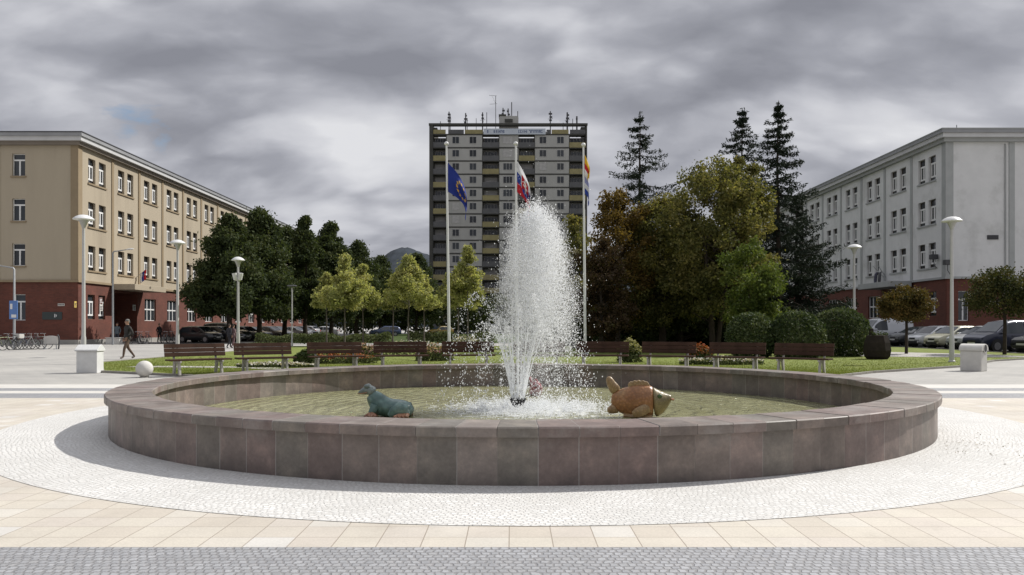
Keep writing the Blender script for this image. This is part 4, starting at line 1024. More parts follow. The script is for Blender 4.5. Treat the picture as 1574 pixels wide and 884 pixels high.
tree('yellow green tree behind the water plume', X(882, 52), 52, Z(328, 52), 1.7, 1.2, 40, 9000, .1, 'lf_olive', tr=.12, seed=86, crf=.38)
tree('dark wide low tree filling the middle of the grove', X(1045, 50), 50, Z(350, 50), 4.4, .7, 70, 30000, .12, 'lf_dark', tr=.2, seed=87, crf=.28)
spruce('thin gappy spruce standing alone beside the tower', X(984, 58), 58, Z(171, 58), 2.3, 5.5, 90, gap=.8, sparse=.2, ltop=.14, tip=.56, dens=1.1)
spruce('slender spruce between the yellow trees and the tallest spruce', X(1141, 60), 60, Z(167, 60), 2.6, 4.5, 91, gap=.7, sparse=.1, ltop=.2, tip=.47, dens=1.15)
spruce('tallest spruce with a wide skirt beside the white building', X(1196, 52), 52, Z(157, 52), 3.9, 2.2, 92, gap=.62, sparse=.08, ltop=.16, tip=.33, dens=1.3)
spruce('low dense spruce hidden at the foot of the tallest spruce', X(1225, 55), 55, Z(300, 55), 3.2, 1.2, 93, gap=.45, ltop=.3, tip=.42)
for i, (px, d, w_, h_, lab) in enumerate(((950, 52, 2.6, 2.9, 'dark shrub mass under the rust coloured tree'), (1010, 55, 3.2, 3.2, 'dark shrub mass under the olive tree'), (1085, 55, 3.2, 3.4, 'dark shrub mass behind the forked trunk'), (1160, 52, 3.0, 3.2, 'dark shrub mass under the small bright tree'), (890, 60, 3.0, 3.0, 'dark shrub mass behind the water plume'))):
    bush(lab, X(px, d), d, [(0, 0, h_*.45, w_, h_*.55), (w_*.5, .3, h_*.4, w_*.7, h_*.45), (-w_*.5, -.2, h_*.4, w_*.7, h_*.5)], 9000, .13, 'lf_dark', 100+i, group='dark shrubs under the grove')
bush('large clipped dome bush of two lumps behind the right benches', X(1196, 36), 36, [(.85, 0, .95, 1.25, 1.2), (-1.05, .5, .95, 1.15, 1.15)], 15000, .06, 'lf_bush', 120, 'dome_bush', 'bush')
bush('single clipped dome bush beside the dark planter', X(1291, 38), 38, [(0, 0, 1.05, 1.38, 1.28)], 12000, .06, 'lf_bush', 121, 'dome_bush', 'bush')
def globe_tree(label, x, y, rx, rz, zc, lm, seed, tr):
    rng = np.random.default_rng(seed); t = thing('globe_tree', label, 'tree', (x, y, 0))
    tk = MB(); tk.tube([(0, 0, -.1), (.02, 0, zc*.5), (-.02, 0, zc)], [tr*1.2, tr, tr*.8], 9)
    for k in range(9): q = k*.7; tk.tube([(0, 0, zc-rz*.6), (math.cos(q)*rx*.4, math.sin(q)*rx*.4, zc-rz*.1), (math.cos(q)*rx*.75, math.sin(q)*rx*.75, zc+rz*.25)], [tr*.5, tr*.3, .01], 5)
    tk.build('trunk', M['bark_dark'], t, smooth=True)
    cl = []
    for k in range(60):
        d = rng.normal(size=3); d /= np.linalg.norm(d); f = rng.uniform(.55, .82); cl.append((d[0]*rx*f, d[1]*rx*f, zc+d[2]*rz*f, rng.uniform(.22, .34)*rx, .75))
    V, Fk = leaf_cloud(rng, clump_points(rng, cl, 15000), .062, aspect=.6); link_mesh('crown', np_mesh('crown', V, Fk, M[lm]), t)
globe_tree('small round headed tree with rusty crown before the white building', X(1393, 41), 41, 1.5, .95, Z(468, 41), 'lf_globe', 130, .07)
globe_tree('larger round headed dark tree at the right picture edge', X(1544, 40), 40, 2.15, 1.35, Z(450, 40), 'lf_globe2', 131, .08)
# far wood closing the view between the buildings
def far_wood():
    rng = np.random.default_rng(77); P = []
    for x in np.arange(-70, 75, 3.2):
        h = 7.5+rng.uniform(-1.5, 2.5); w_ = 3.0; n = 900
        d = rng.normal(size=(n, 3)); d /= np.linalg.norm(d, axis=1)[:, None]
        P.append(d*rng.uniform(.6, 1.05, n)[:, None]*np.array([w_, w_, h*.5])+np.array([x, 150+rng.uniform(-4, 4), h*.5]))
    P = np.concatenate(P); V, Fk = leaf_cloud(rng, P, .34); o = link_mesh('far_wood', np_mesh('far_wood', V, Fk, M['lf_dark']))
    tag(o, 'dark far belt of trees at the foot of the tower', 'trees', kind='stuff')
far_wood()
# low planting strips across the middle
def strip(label, x0, x1, y, h, w_, lm, seed, name='hedge', cat='hedge', n=None, ls=.075):
    rng = np.random.default_rng(seed); t = thing(name, label, cat, ((x0+x1)/2, y, 0)); n = n or int((x1-x0)*900)
    x = rng.uniform(x0, x1, n)-(x0+x1)/2; prof = h*(.8+.2*np.sin(x*1.7+seed)*np.sin(x*.63+1))
    a = rng.uniform(0, PI, n); rr = rng.uniform(.55, 1.05, n)
    P = np.stack([x+rng.normal(0, .05, n), np.cos(a)*w_*rr, .05+np.sin(a)**.6*prof*rr], 1)
    V, Fk = leaf_cloud(rng, P, ls); link_mesh('foliage', np_mesh('foliage', V, Fk, M[lm]), t)
    return t
strip('long low grey green planting strip across the square left of the flagpoles', X(395, 66), X(600, 66), 66, .95, .8, 'lf_hedge', 140)
strip('low hedge block behind the first flagpole', X(628, 65), X(760, 65), 65, 1.1, .8, 'lf_hedge', 141)
strip('low hedge in shade at the foot of the grove', X(800, 62), X(980, 62), 62, 1.0, .8, 'lf_hedge', 142)
# flower beds near the benches
def flower_bed(label, x, y, rx, ry, h, cols, seed, n=1500, lm='lf_hedge'):
    rng = np.random.default_rng(seed); t = thing('flower_bed', label, 'flower bed', (x, y, 0))
    q = rng.uniform(0, 2*PI, n); r_ = np.sqrt(rng.uniform(0, 1, n)); P = np.stack([np.cos(q)*r_*rx, np.sin(q)*r_*ry, .05+rng.uniform(0, 1, n)*h*(1-.5*r_)], 1)
    V, Fk = leaf_cloud(rng, P, .06, aspect=.4); link_mesh('foliage', np_mesh('foliage', V, Fk, M[lm]), t)
    m = n//3; q = rng.uniform(0, 2*PI, m); r_ = np.sqrt(rng.uniform(0, 1, m)); P = np.stack([np.cos(q)*r_*rx, np.sin(q)*r_*ry, h*(1-.5*r_)*rng.uniform(.75, 1.15, m)+.06], 1)
    V, Fk = leaf_cloud(rng, P, .045, flat=.6, aspect=.9); o = link_mesh('blossoms', np_mesh('blossoms', V, Fk, leaf_mat('petals_%d' % seed, cols, .3, 2)), t); o['kind'] = 'stuff'
RED = [(.22, .05, .025), (.33, .10, .035), (.38, .18, .08)]; MIX = [(.36, .14, .10), (.36, .3, .15), (.3, .12, .16), (.42, .38, .3)]; WHT = [(.55, .53, .45), (.6, .58, .52), (.5, .4, .3)]
for px, d, rx, ry, h, cols, lab, s in ((520, 30.5, 1.5, .5, .45, RED, 'red flower bed behind the third bench from the left', 1), (562, 33, .7, .5, .7, MIX, 'mixed pink flower bed between the third and fourth bench', 2),
        (668, 33, .8, .6, .7, MIX, 'orange and pink flower bed left of the first flagpole', 3), (632, 38, 2.2, .8, .75, WHT, 'pale flowering bed beyond the fourth bench', 4),
        (1076, 31, .55, .4, .75, RED, 'orange red flowers between the two benches under the grove', 5), (1110, 29.5, 1.6, .4, .3, WHT, 'low pale flower bed under the second right bench', 6),
        (968, 31.5, .5, .4, .95, [(.3, .3, .12), (.35, .33, .16), (.4, .36, .2)], 'tuft of pale ornamental grass right of the water plume', 7), (425, 27.6, 1.4, .35, .18, WHT, 'low white edged planting behind the second bench', 8),
        (470, 29.5, .45, .4, .55, [(.03, .05, .02), (.05, .07, .02), (.04, .06, .02)], 'small dark green shrub between the second and third bench', 9), (715, 44, 1.2, .7, .9, WHT, 'white flowers right of the first flagpole', 10)):
    flower_bed(lab, X(px, d), d, rx, ry, h, cols, 150+s)

# ------------------------------------------------------------------ benches
M['plank'] = mat('brown_planks', (.056, .031, .021), .9, .3, 2.5, .3, 30)
M['bench_leg'] = mat('bench_leg_concrete', (.42, .40, .36), .85, .15, 4, .2)
def make_bench():
    t = thing('park_bench', 'x', 'bench', (0, 0, 0), 0, 'benches in an arc behind the fountain')
    Wd = 1.80; rng = random.Random(1)
    s = MB()
    for k in range(4): s.box(-Wd/2+.0, Wd/2, -.30+k*.125, -.30+k*.125+.108, .415+rng.uniform(-.002, .002), .46)
    s.build('seat', M['plank'], t, bevel=.006)
    b = MB(); Mx = Matrix.Translation((0, .20, .50)) @ Matrix.Rotation(R(-12), 4, 'X')
    for k in range(3): b.box(-Wd/2+.0, Wd/2, -.02, .02, .03+k*.128, .03+k*.128+.118, M=Mx)
    b.build('backrest', M['plank'], t, bevel=.006)
    for sx in (-1, 1):
        l = MB(); x0 = sx*.62; a, c = x0-.03, x0+.03
        l.prism([(-.26, 0), (-.16, 0), (-.08, .36), (.08, .36), (.20, 0), (.30, 0), (.24, .40), (.345, .80), (.305, .81), (.225, .45), (.20, .412), (-.30, .412), (-.30, .36), (-.20, .35)], a, c, 'x')
        l.build('leg', M['bench_leg'], t, bevel=.008)
    return t
bench0 = make_bench()
bl = ['leftmost bench of the arc, next to the pale stone ball', 'second bench from the left, in front of the double headed lamp', 'third bench from the left, with red flowers behind it', 'fourth bench from the left, left of the first flagpole', 'bench right in front of the first flagpole, edged by spray',
      'bench hidden behind the water plume', 'bench just right of the water plume near the third flagpole', 'bench under the grove left of the orange red flowers', 'bench under the grove right of the orange red flowers', 'rightmost bench of the arc, below the domed bushes']
for i, px in enumerate((305, 408, 517, 617, 720, 828, 925, 1026, 1130, 1231)):
    q = (px-CX)/F; Rr = 13.85
    # meet the arc of radius Rr about the fountain centre
    A = q*q+1; Bq = -2*(q*FX+FY); Cq = FX*FX+FY*FY-Rr*Rr; d = (-Bq+math.sqrt(Bq*Bq-4*A*Cq))/(2*A)
    o = bench0 if i == 0 else copy_tree(bench0)
    o.location = (q*d, d, .04); o.rotation_euler = (0, 0, math.atan2(d-FY, q*d-FX)-PI/2); o['label'] = bl[i]

# ------------------------------------------------------------------ lamps
M['lamp_white'] = mat('lamp_white', (.66, .66, .65), .4, .06, 3); M['lamp_pole'] = mat('lamp_pole_paint', (.46, .455, .44), .5, .08, 2); M['lamp_glass'] = mat('lamp_glass', (.40, .40, .38), .25, .06)
def lamp_parts(t, Hh, cap_r):
    p = MB(); p.lathe([(.13, 0), (.13, .05), (.095, .07), (.09, 1.0), (.072, 1.1), (.052, Hh-.5), (.055, Hh-.42)], 14); p.build('pole', M['lamp_pole'], t, True)
    p = MB(); p.lathe([(.06, Hh-.43), (.085, Hh-.34), (.14, Hh-.2), (.19, Hh-.13)], 16); p.build('neck', M['lamp_glass'], t, True)
    p = MB(); p.lathe([(.001, Hh-.13), (cap_r*.55, Hh-.125), (cap_r*.98, Hh-.10), (cap_r, Hh-.085), (cap_r*.93, Hh-.05), (cap_r*.7, Hh+.02), (cap_r*.4, Hh+.075), (.001, Hh+.10)], 32); p.build('lamp_shade', M['lamp_white'], t, True)
GLM = 'mushroom lamps around the square'
lamp0 = thing('street_lamp', 'white mushroom lamp behind the left litter bin', 'street lamp', (X(128.5, 30.8), 30.8, 0), 0, GLM); lamp_parts(lamp0, 5.68, .39)
for px, d, lab in ((273, 40, 'white mushroom lamp behind the leftmost bench'), (1463, 31.6, 'white mushroom lamp beside the right litter bin'), (1313, 42.2, 'white mushroom lamp behind the domed bushes before the white building')):
    o = copy_tree(lamp0); o.location = (X(px, d), d, .04); o['label'] = lab
dl = thing('street_lamp', 'white mushroom lamp with a pair of lower spotlights on its pole', 'street lamp', (X(366, 41.5), 41.5, .04), 0, GLM); lamp_parts(dl, 4.95, .34)
for sx in (-1, 1):
    p = MB(); zz = 4.95-.88; p.tube([(sx*.05, 0, zz-.24), (sx*.12, -.05, zz-.2), (sx*.17, -.08, zz+.12)], [.05, .10, .125], 14); p.build('spotlight', M['lamp_white'], dl, True)
p = MB(); p.lathe([(.085, 4.95-1.16), (.09, 4.95-1.0), (.085, 4.95-.96)], 14); p.build('bracket', M['lamp_pole'], dl, True)
tl = thing('street_lamp', 'thin grey lamp with a small flat top in the middle of the lawn edge', 'street lamp', (X(449, 56.5), 56.5, 0))
p = MB(); p.lathe([(.07, 0), (.05, 1), (.042, 3.9), (.06, 3.92), (.06, 4.2)], 10); p.build('pole', M['lamp_pole'], tl, True)
p = MB(); p.lathe([(.001, 4.28), (.34, 4.3), (.36, 4.34), (.30, 4.38), (.001, 4.40)], 20); p.build('lamp_shade', M['dark_metal'], tl, True)
M['galv'] = mat('galvanised_steel', (.30, .31, .32), .5, .12, 3, metal=.3)
def arm_light(label, x, y, Hh, dx):
    t = thing('road_light', label, 'street lamp', (x, y, 0))
    p = MB(); p.tube([(0, 0, 0), (0, 0, Hh-.15), (dx*.08, 0, Hh-.03), (dx*.3, 0, Hh), (dx, 0, Hh+.12)], [.085, .06, .055, .045, .035], 9); p.build('pole', M['galv'], t, True)
    p = MB(); p.loft([(dx*.93, 0, Hh+.12, .05, .03), (dx*1.05, 0, Hh+.14, .13, .06), (dx*1.3, 0, Hh+.17, .14, .065), (dx*1.42, 0, Hh+.18, .05, .03)], 12); p.build('lamp_head', M['lamp_white'], t, True)
    return t
arm_light('grey road light with arm carrying the blue panel at the left edge', X(22, 52), 52, Z(411, 52), -1.0)
arm_light('tall grey road light before the dark entrance', X(173.5, 63), 63, Z(386, 63), 1.15)
sg = thing('pole_sign', 'small blue advertising panel fixed to the left road light', 'sign', (X(22.5, 52), 51.88, Z(476.5, 52)))
p = MB(); p.box(-.27, .27, -.03, .03, -.6, .6); p.build('panel', mat('blue_panel', (.10, .20, .46), .5, .1, 3), sg, bevel=.02)
p = MB(); p.box(-.12, .2, -.036, -.031, -.5, -.3); p.box(-.2, -.05, -.036, -.031, .05, .4); p.build('marking', M['white_frame'], sg)

# ------------------------------------------------------------------ flagpoles and flags
M['pole_white'] = mat('white_flagpole', (.70, .70, .69), .4, .05, 2)
def cloth(name, col):
    m, t, p = new_mat(name); p.inputs['Base Color'].default_value = (*col, 1); p.inputs['Roughness'].default_value = .8
    tr = t.n('ShaderNodeBsdfTranslucent', None, Color=col); mx = t.n('ShaderNodeMixShader', None, i0=.35)
    t.L.new(p.outputs[0], mx.inputs[1]); t.L.new(tr.outputs[0], mx.inputs[2]); t.L.new(mx.outputs[0], t.N['Material Output'].inputs[0]); return m
fm = {'b': cloth('flag_blue', (.025, .05, .30)), 'y': cloth('flag_gold', (.75, .50, .03)), 'w': cloth('flag_white', (.75, .75, .76)), 'r': cloth('flag_red', (.55, .02, .035)), 'B': cloth('flag_royal_blue', (.035, .075, .36)), 'o': cloth('flag_orange', (.65, .22, .03)), 'l': cloth('flag_lilac', (.34, .36, .58))}
def flag(label, loc, shape, colour, nu=72, nv=48):
    ks = list(fm); mb = MB(); vs = [shape(i/nu, j/nv) for j in range(nv+1) for i in range(nu+1)]
    mb.v = vs
    for j in range(nv):
        for i in range(nu):
            mb.f.append((j*(nu+1)+i, j*(nu+1)+i+1, (j+1)*(nu+1)+i+1, (j+1)*(nu+1)+i)); mb.m.append(ks.index(colour((i+.5)/nu, (j+.5)/nv)))
    o = mb.build('flag', [fm[k] for k in ks], smooth=True, loc=loc); tag(o, label, 'flag', 'flags on the three poles')
    s = o.modifiers.new('thick', 'SOLIDIFY'); s.thickness = .004; return o
def eu(u, v):
    for k in range(12):
        q = 2*PI*k/12; cx, cy = .5+.25*math.sin(q)*.75, .5-.29*math.cos(q); dx, dy = (u-cx)*1.5, v-cy; r_ = math.hypot(dx, dy); a = (math.atan2(dx, -dy)) % (2*PI/5)
        if r_ < .03+.034*abs(math.cos(a*2.5)): return 'y'
    return 'b'
def sk(u, v):
    dx, dy = (u-.36)*1.5, v-.5
    if abs(dx) < .28 and -.32 < dy < .36 and (dy < .05 or abs(dx) < .28*math.sqrt(max(0, 1-((dy-.05)/.31)**2))):
        e = abs(dx) > .25 or dy < -.29
        if e: return 'w'
        if abs(dx) < .035 and dy < .2: return 'w'
        if -.19 < dy < -.13 and abs(dx) < .11: return 'w'
        if -.06 < dy < .0 and abs(dx) < .15: return 'w'
        if dy > .14 + .05*math.cos(dx*30): return 'B'
        return 'r'
    return 'w' if v < 1/3 else ('B' if v < 2/3 else 'r')
def town(u, v):
    return 'y' if v < .2 else ('r' if v < .36 else ('w' if v < .55 else ('l' if v < .7 else ('w' if v < .85 else 'B'))))
def hang(hoist, Lf, ang, fold, ph, tw=.0, pull=.25):
    def f(u, v):
        a = R(ang) + .35*u*u
        x = Lf*u*math.cos(a) + fold*.35*math.sin(v*5+u*7+ph)*u; z = -hoist*v*(1-pull*u) - Lf*u*math.sin(a)
        y = fold*(math.sin(v*9+u*3+ph)+.6*math.sin(v*4-u*6+ph*2))*min(1, u*2.5)
        return (.05+x, y-tw*u, z)
    return f
GP = 'three white flagpoles behind the fountain'
for px, top, pb, lab in ((686.5, 222, 690.5, 'white flagpole with the dark blue flag'), (793, 222, 795, 'white flagpole with the white blue and red flag, behind the plume'), (897, 224, 899.5, 'white flagpole with the yellow topped town flag')):
    d = 39.0; Hh = Z(top, d); t = thing('flagpole', lab, 'flagpole', (X(pb, d), d, .04), 0, GP)
    lean = X(px-.3, d)-X(pb, d)
    p = MB(); p.tube([(0, 0, 0), (0, 0, .3), (lean*.5, 0, Hh*.5), (lean, 0, Hh-.1)], [.09, .075, .06, .042], 12); p.build('pole', M['pole_white'], t, True)
    p = MB(); p.ball((lean, 0, Hh), .11, .11, .1); p.build('finial', M['pole_white'], t, True)
    p = MB(); p.lathe([(.2, -.05), (.2, .06), (.12, .10)], 16); p.build('base', M['galv'], t)
d = 39.0
flag('dark blue flag with a ring of gold stars hanging slack', (X(687, d), d, Z(250, d)), hang(1.42, 2.25, 47, .10, .3, pull=.45), eu)
flag('white blue and red flag with shield hanging slack on the middle pole', (X(793.3, d), d, Z(248, d)), hang(1.5, 2.15, 56, .13, 1.4, pull=.3), sk)
flag('yellow red white and blue striped town flag hanging narrow', (X(897.2, d), d, Z(238, d)), hang(1.9, 1.0, 62, .10, 2.4, pull=.2), town)
t = wf = thing('wall_flag', 'small white blue and red flag drooping from the beige facade above the canopy', 'flag', (-35.06, yf(211), Z(420, yf(211))))
p = MB(); p.tube([(0, 0, -.5), (1.3, 0, .55)], .03, 6); p.build('staff', M['galv'], t)
p = MB()
for k, c in enumerate('wBr'):
    n = 8
    for j in range(n): 
        a = (.45+.8*k/3, .1*math.sin(j*.9), -.15+.65*k/3-1.25*j/n*1.0); b = (.45+.8*(k+1)/3, .1*math.sin(j*.9+.5), -.15+.65*(k+1)/3-1.25*j/n); c_ = (b[0], .1*math.sin((j+1)*.9+.5), b[2]-1.25/n); d_ = (a[0], .1*math.sin((j+1)*.9), a[2]-1.25/n)
        p.quad(a, b, c_, d_, k)
wf.scale = (.7, .7, .7); o = p.build('cloth', [fm['w'], fm['B'], fm['r']], t, True); o.modifiers.new('thick', 'SOLIDIFY').thickness = .006
t = thing('wall_flag', 'dark furled flags drooping beside the canopy of the white building', 'flag', (35-.06, 35*F/(1361-CX), Z(418, 35*F/(1361-CX))))
for s_ in (-1, 1):
    p = MB(); p.tube([(0, s_*.2, -.5), (-.9, s_*.5, .6)], .03, 6); p.build('staff', M['galv'], t)
    p = MB(); p.loft([(-.5, 0, 0, .05, .05), (-.65, 0, -.2, .16, .12), (-.7, 0, -.7, .2, .14), (-.72, 0, -1.25, .16, .1), (-.73, 0, -1.5, .05, .05)], 10); p.v = [(x, y+s_*.4, z) for x, y, z in p.v]
    p.build('cloth', M['dark_metal'] if s_ < 0 else cloth('furled_cloth', (.10, .10, .14)), t, True)

# ------------------------------------------------------------------ bins, ball, planter, small furniture
M['concrete'] = mat('pale_concrete', (.56, .545, .51), .85, .08, 4, .25, 50, dirt=((.42, .40, .37), .4))
M['concrete_w'] = mat('white_concrete', (.62, .62, .61), .85, .07, 4, .25, 50, dirt=((.48, .47, .45), .4))
def bin_round():
    d = 26.0; t = thing('litter_bin', 'cream concrete litter bin with rounded hood at the right lawn corner', 'litter bin', (X(1496.5, d), d, 0), R(-50))
    w, dp, h = .64, .5, .66
    b = MB(); b.box(-w/2, w/2, -dp/2, dp/2, 0, h); b.build('body', M['concrete'], t, bevel=.02)
    out = [(-dp/2-.03, h+.002)]+[(-(dp/2+.03)*math.cos(q), h+.06+.17*math.sin(q)) for q in [PI*i/12 for i in range(13)]]+[(dp/2+.03, h+.002)]
    b = MB(); b.prism(out, -w/2-.03, w/2+.03, 'x'); hd = b.build('hood', M['concrete'], t, bevel=.015)
    b = MB(); b.tube([(w/2+.0, 0, h+.08), (w/2+.036, 0, h+.08)], .115, 20); b.build('opening', M['black'], hd)
    b = MB(); ring = []
    b.tube([(w/2+.031+.0*k, .13*math.cos(k*PI/10), h+.08+.13*math.sin(k*PI/10)) for k in range(21)], .012, 6); b.build('rim', M['concrete'], hd, True)
bin_round()
def bin_gable():
    d = 24.9; t = thing('litter_bin', 'white concrete litter bin with sloping lid at the left lawn corner', 'litter bin', (X(138.5, d), d, 0), R(4))
    b = MB(); b.box(-.31, .31, -.24, .24, 0, .68); b.build('body', M['concrete_w'], t, bevel=.015)
    b = MB(); b.prism([(-.29, .682), (-.29, .73), (-.05, .885), (.06, .885), (.29, .73), (.29, .682)], -.345, .345, 'x'); l = b.build('lid', M['concrete_w'], t, bevel=.012)
    b = MB(); b.box(-.352, -.30, -.10, .10, .70, .81); b.build('opening', M['black'], l)
bin_gable()
d = 22.7; t = thing('stone_ball', 'pale stone ball bollard on the paving beside the leftmost bench', 'bollard', (X(222, d), d, 0))
p = MB(); p.ball((0, 0, .245), .235, .235, .232, 32, 20); p.build('ball', M['concrete'], t, True)
p = MB(); p.lathe([(.13, 0), (.13, .02), (.10, .04)], 20); p.build('foot', M['kerb'], t)
d = 34.5; t = thing('planter', 'dark faceted barrel planter on the lawn beside the dome bush', 'planter', (X(1348.5, d), d, .04))
M['planter'] = mat('dark_planter_wood', (.028, .022, .018), .9, .25, 5, .4, 25)
p = MB(); p.lathe([(.42, 0), (.52, .12), (.57, .38), (.52, .72), (.42, 1.02), (.38, 1.04), (.36, .99), (.001, .97)], 9); p.build('barrel', M['planter'], t)
p = MB(); p.tube([(-.22, .05, .9), (-.24, .05, 1.15), (-.22, .03, 1.32)], [.12, .10, .07], 9); p.build('stump', M['planter'], t)
rng = np.random.default_rng(9); P = np.stack([rng.uniform(-.36, .36, 260), rng.uniform(-.3, .3, 260), 1.0+np.minimum(.2, rng.exponential(.06, 260))], 1); V, Fk = leaf_cloud(rng, P, .05); link_mesh('plant', np_mesh('plant', V, Fk, M['lf_dark']), t)
d = 51.0; t = thing('rack_panel', 'light grey low panel on legs beside the parked bicycles', 'panel', (X(78, d), d, 0))
p = MB(); p.prism([(-.44, .34), (.44, .34), (.46, .7), (.40, .82), (.1, .86), (-.1, .86), (-.40, .82), (-.46, .7)], -.03, .03, 'y'); p.build('board', M['concrete'], t, bevel=.01)
p = MB()
for sx in (-1, 1): p.tube([(sx*.36, 0, 0), (sx*.36, 0, .34)], .03, 6); p.box(sx*.36-.05, sx*.36+.05, -.25, .25, 0, .04)
p.build('leg', M['galv'], t)
p = MB(); p.tube([(.5, 0, 0), (.55, 0, .5), (.52, .0, .8), (.44, 0, .92)], .045, 7); p.build('side_hoop', M['dark_metal'], t, True)
t = thing('concrete_block', 'low pale concrete block planter before the dark entrance', 'planter', (X(175.5, 65), 65, 0))
p = MB(); p.box(-.55, .55, -.3, .3, 0, .5); p.box(-.6, .6, -.35, .35, .5, .56); p.build('block', M['concrete'], t, bevel=.02)

# ------------------------------------------------------------------ bicycles
M['tyre'] = mat('tyre_rubber', (.02, .02, .02), .85, .15); M['chrome'] = mat('chrome', (.55, .55, .55), .25, .05, metal=.9)
def bicycle(label, loc, rotz, col, group, basket=False):
    t = thing('bicycle', label, 'bicycle', loc, rotz, group); fmx = mat('bicycle_paint', col, .4, .06)
    fr = MB(); B_, S_, Hd, Rr = (-.02, 0, .28), (-.18, 0, .78), (.36, 0, .80), (-.52, 0, .33); Ft = (.54, 0, .33)
    for a, b in ((B_, S_), (B_, Hd), (S_, Hd), (B_, Rr), (S_, Rr), (Hd, Ft)): fr.tube([a, b], .019, 7)
    fr.build('frame', fmx, t)
    for c in (Rr, Ft):
        w = MB(); n = 24
        w.tube([(c[0]+.325*math.cos(2*PI*k/n), 0, c[2]+.325*math.sin(2*PI*k/n)) for k in range(n+1)], .019, 6); wo = w.build('wheel', M['tyre'], t, True)
        w = MB(); w.tube([(c[0]+.30*math.cos(2*PI*k/n), 0, c[2]+.30*math.sin(2*PI*k/n)) for k in range(n+1)], .010, 5)
        for k in range(9): q = 2*PI*k/9; w.tube([(c[0], 0, c[2]), (c[0]+.3*math.cos(q), 0, c[2]+.3*math.sin(q))], .004, 4)
        w.build('rim', M['chrome'], wo)
    s = MB(); s.loft([(-.32, 0, .90, .08, .025), (-.22, 0, .905, .09, .03), (-.10, 0, .90, .03, .022), (-.04, 0, .895, .015, .012)], 10); s.tube([(-.18, 0, .76), (-.2, 0, .89)], .014, 6); s.build('saddle', M['black'], t, True)
    h = MB(); h.tube([(.36, 0, .80), (.33, 0, 1.0)], .015, 6); h.tube([(.22, -.29, 1.0), (.31, -.2, 1.02), (.35, 0, 1.0), (.31, .2, 1.02), (.22, .29, 1.0)], .013, 6); h.build('handlebar', M['chrome'], t, True)
    p = MB(); p.tube([(-.02, -.06, .28), (.06, -.08, .14)], .012, 5); p.tube([(-.02, .06, .28), (-.10, .08, .42)], .012, 5); p.tube([(-.02, -.02, .28), (-.02, .02, .28)], .08, 10); p.build('crank', M['dark_metal'], t)
    if basket:
        b = MB(); b.box(.40, .72, -.17, .17, .72, .98); b.build('basket', M['concrete'], t, bevel=.02)
    return t
rb = random.Random(12)
cols = ((.25, .30, .14), (.05, .05, .05), (.04, .05, .09), (.30, .31, .31), (.09, .05, .06), (.05, .07, .06))
for i, (px, d, c, lab) in enumerate(((4, 48.5, 0, 'green bicycle cut by the left picture edge'), (17, 48.8, 1, 'black bicycle with a pale front basket under the blue panel'), (29, 49.4, 2, 'dark blue bicycle third in the left row'), (39, 50, 3, 'silver bicycle in the middle of the left row'), (49, 50.5, 4, 'dark red bicycle second last in the left row'), (60, 51, 5, 'dark green bicycle last in the left row beside the grey panel'))):
    bicycle(lab, (X(px, d), d, 0), R(rb.uniform(50, 75)), cols[c], 'bicycles in the row at the left edge', i == 1)
for i, (px, d, c, lab) in enumerate(((208, 66, 1, 'black bicycle nearest the entrance under the brick windows'), (216, 66.5, 3, 'silver bicycle second from the entrance'), (226, 67, 2, 'dark blue bicycle under the first wide brick window'), (254, 70, 3, 'silver bicycle right of the dark standing person'), (263, 71, 1, 'black bicycle farthest from the entrance'))):
    bicycle(lab, (X(px, d), d, 0), R(rb.uniform(50, 110)), cols[c], 'bicycles along the beige facade')

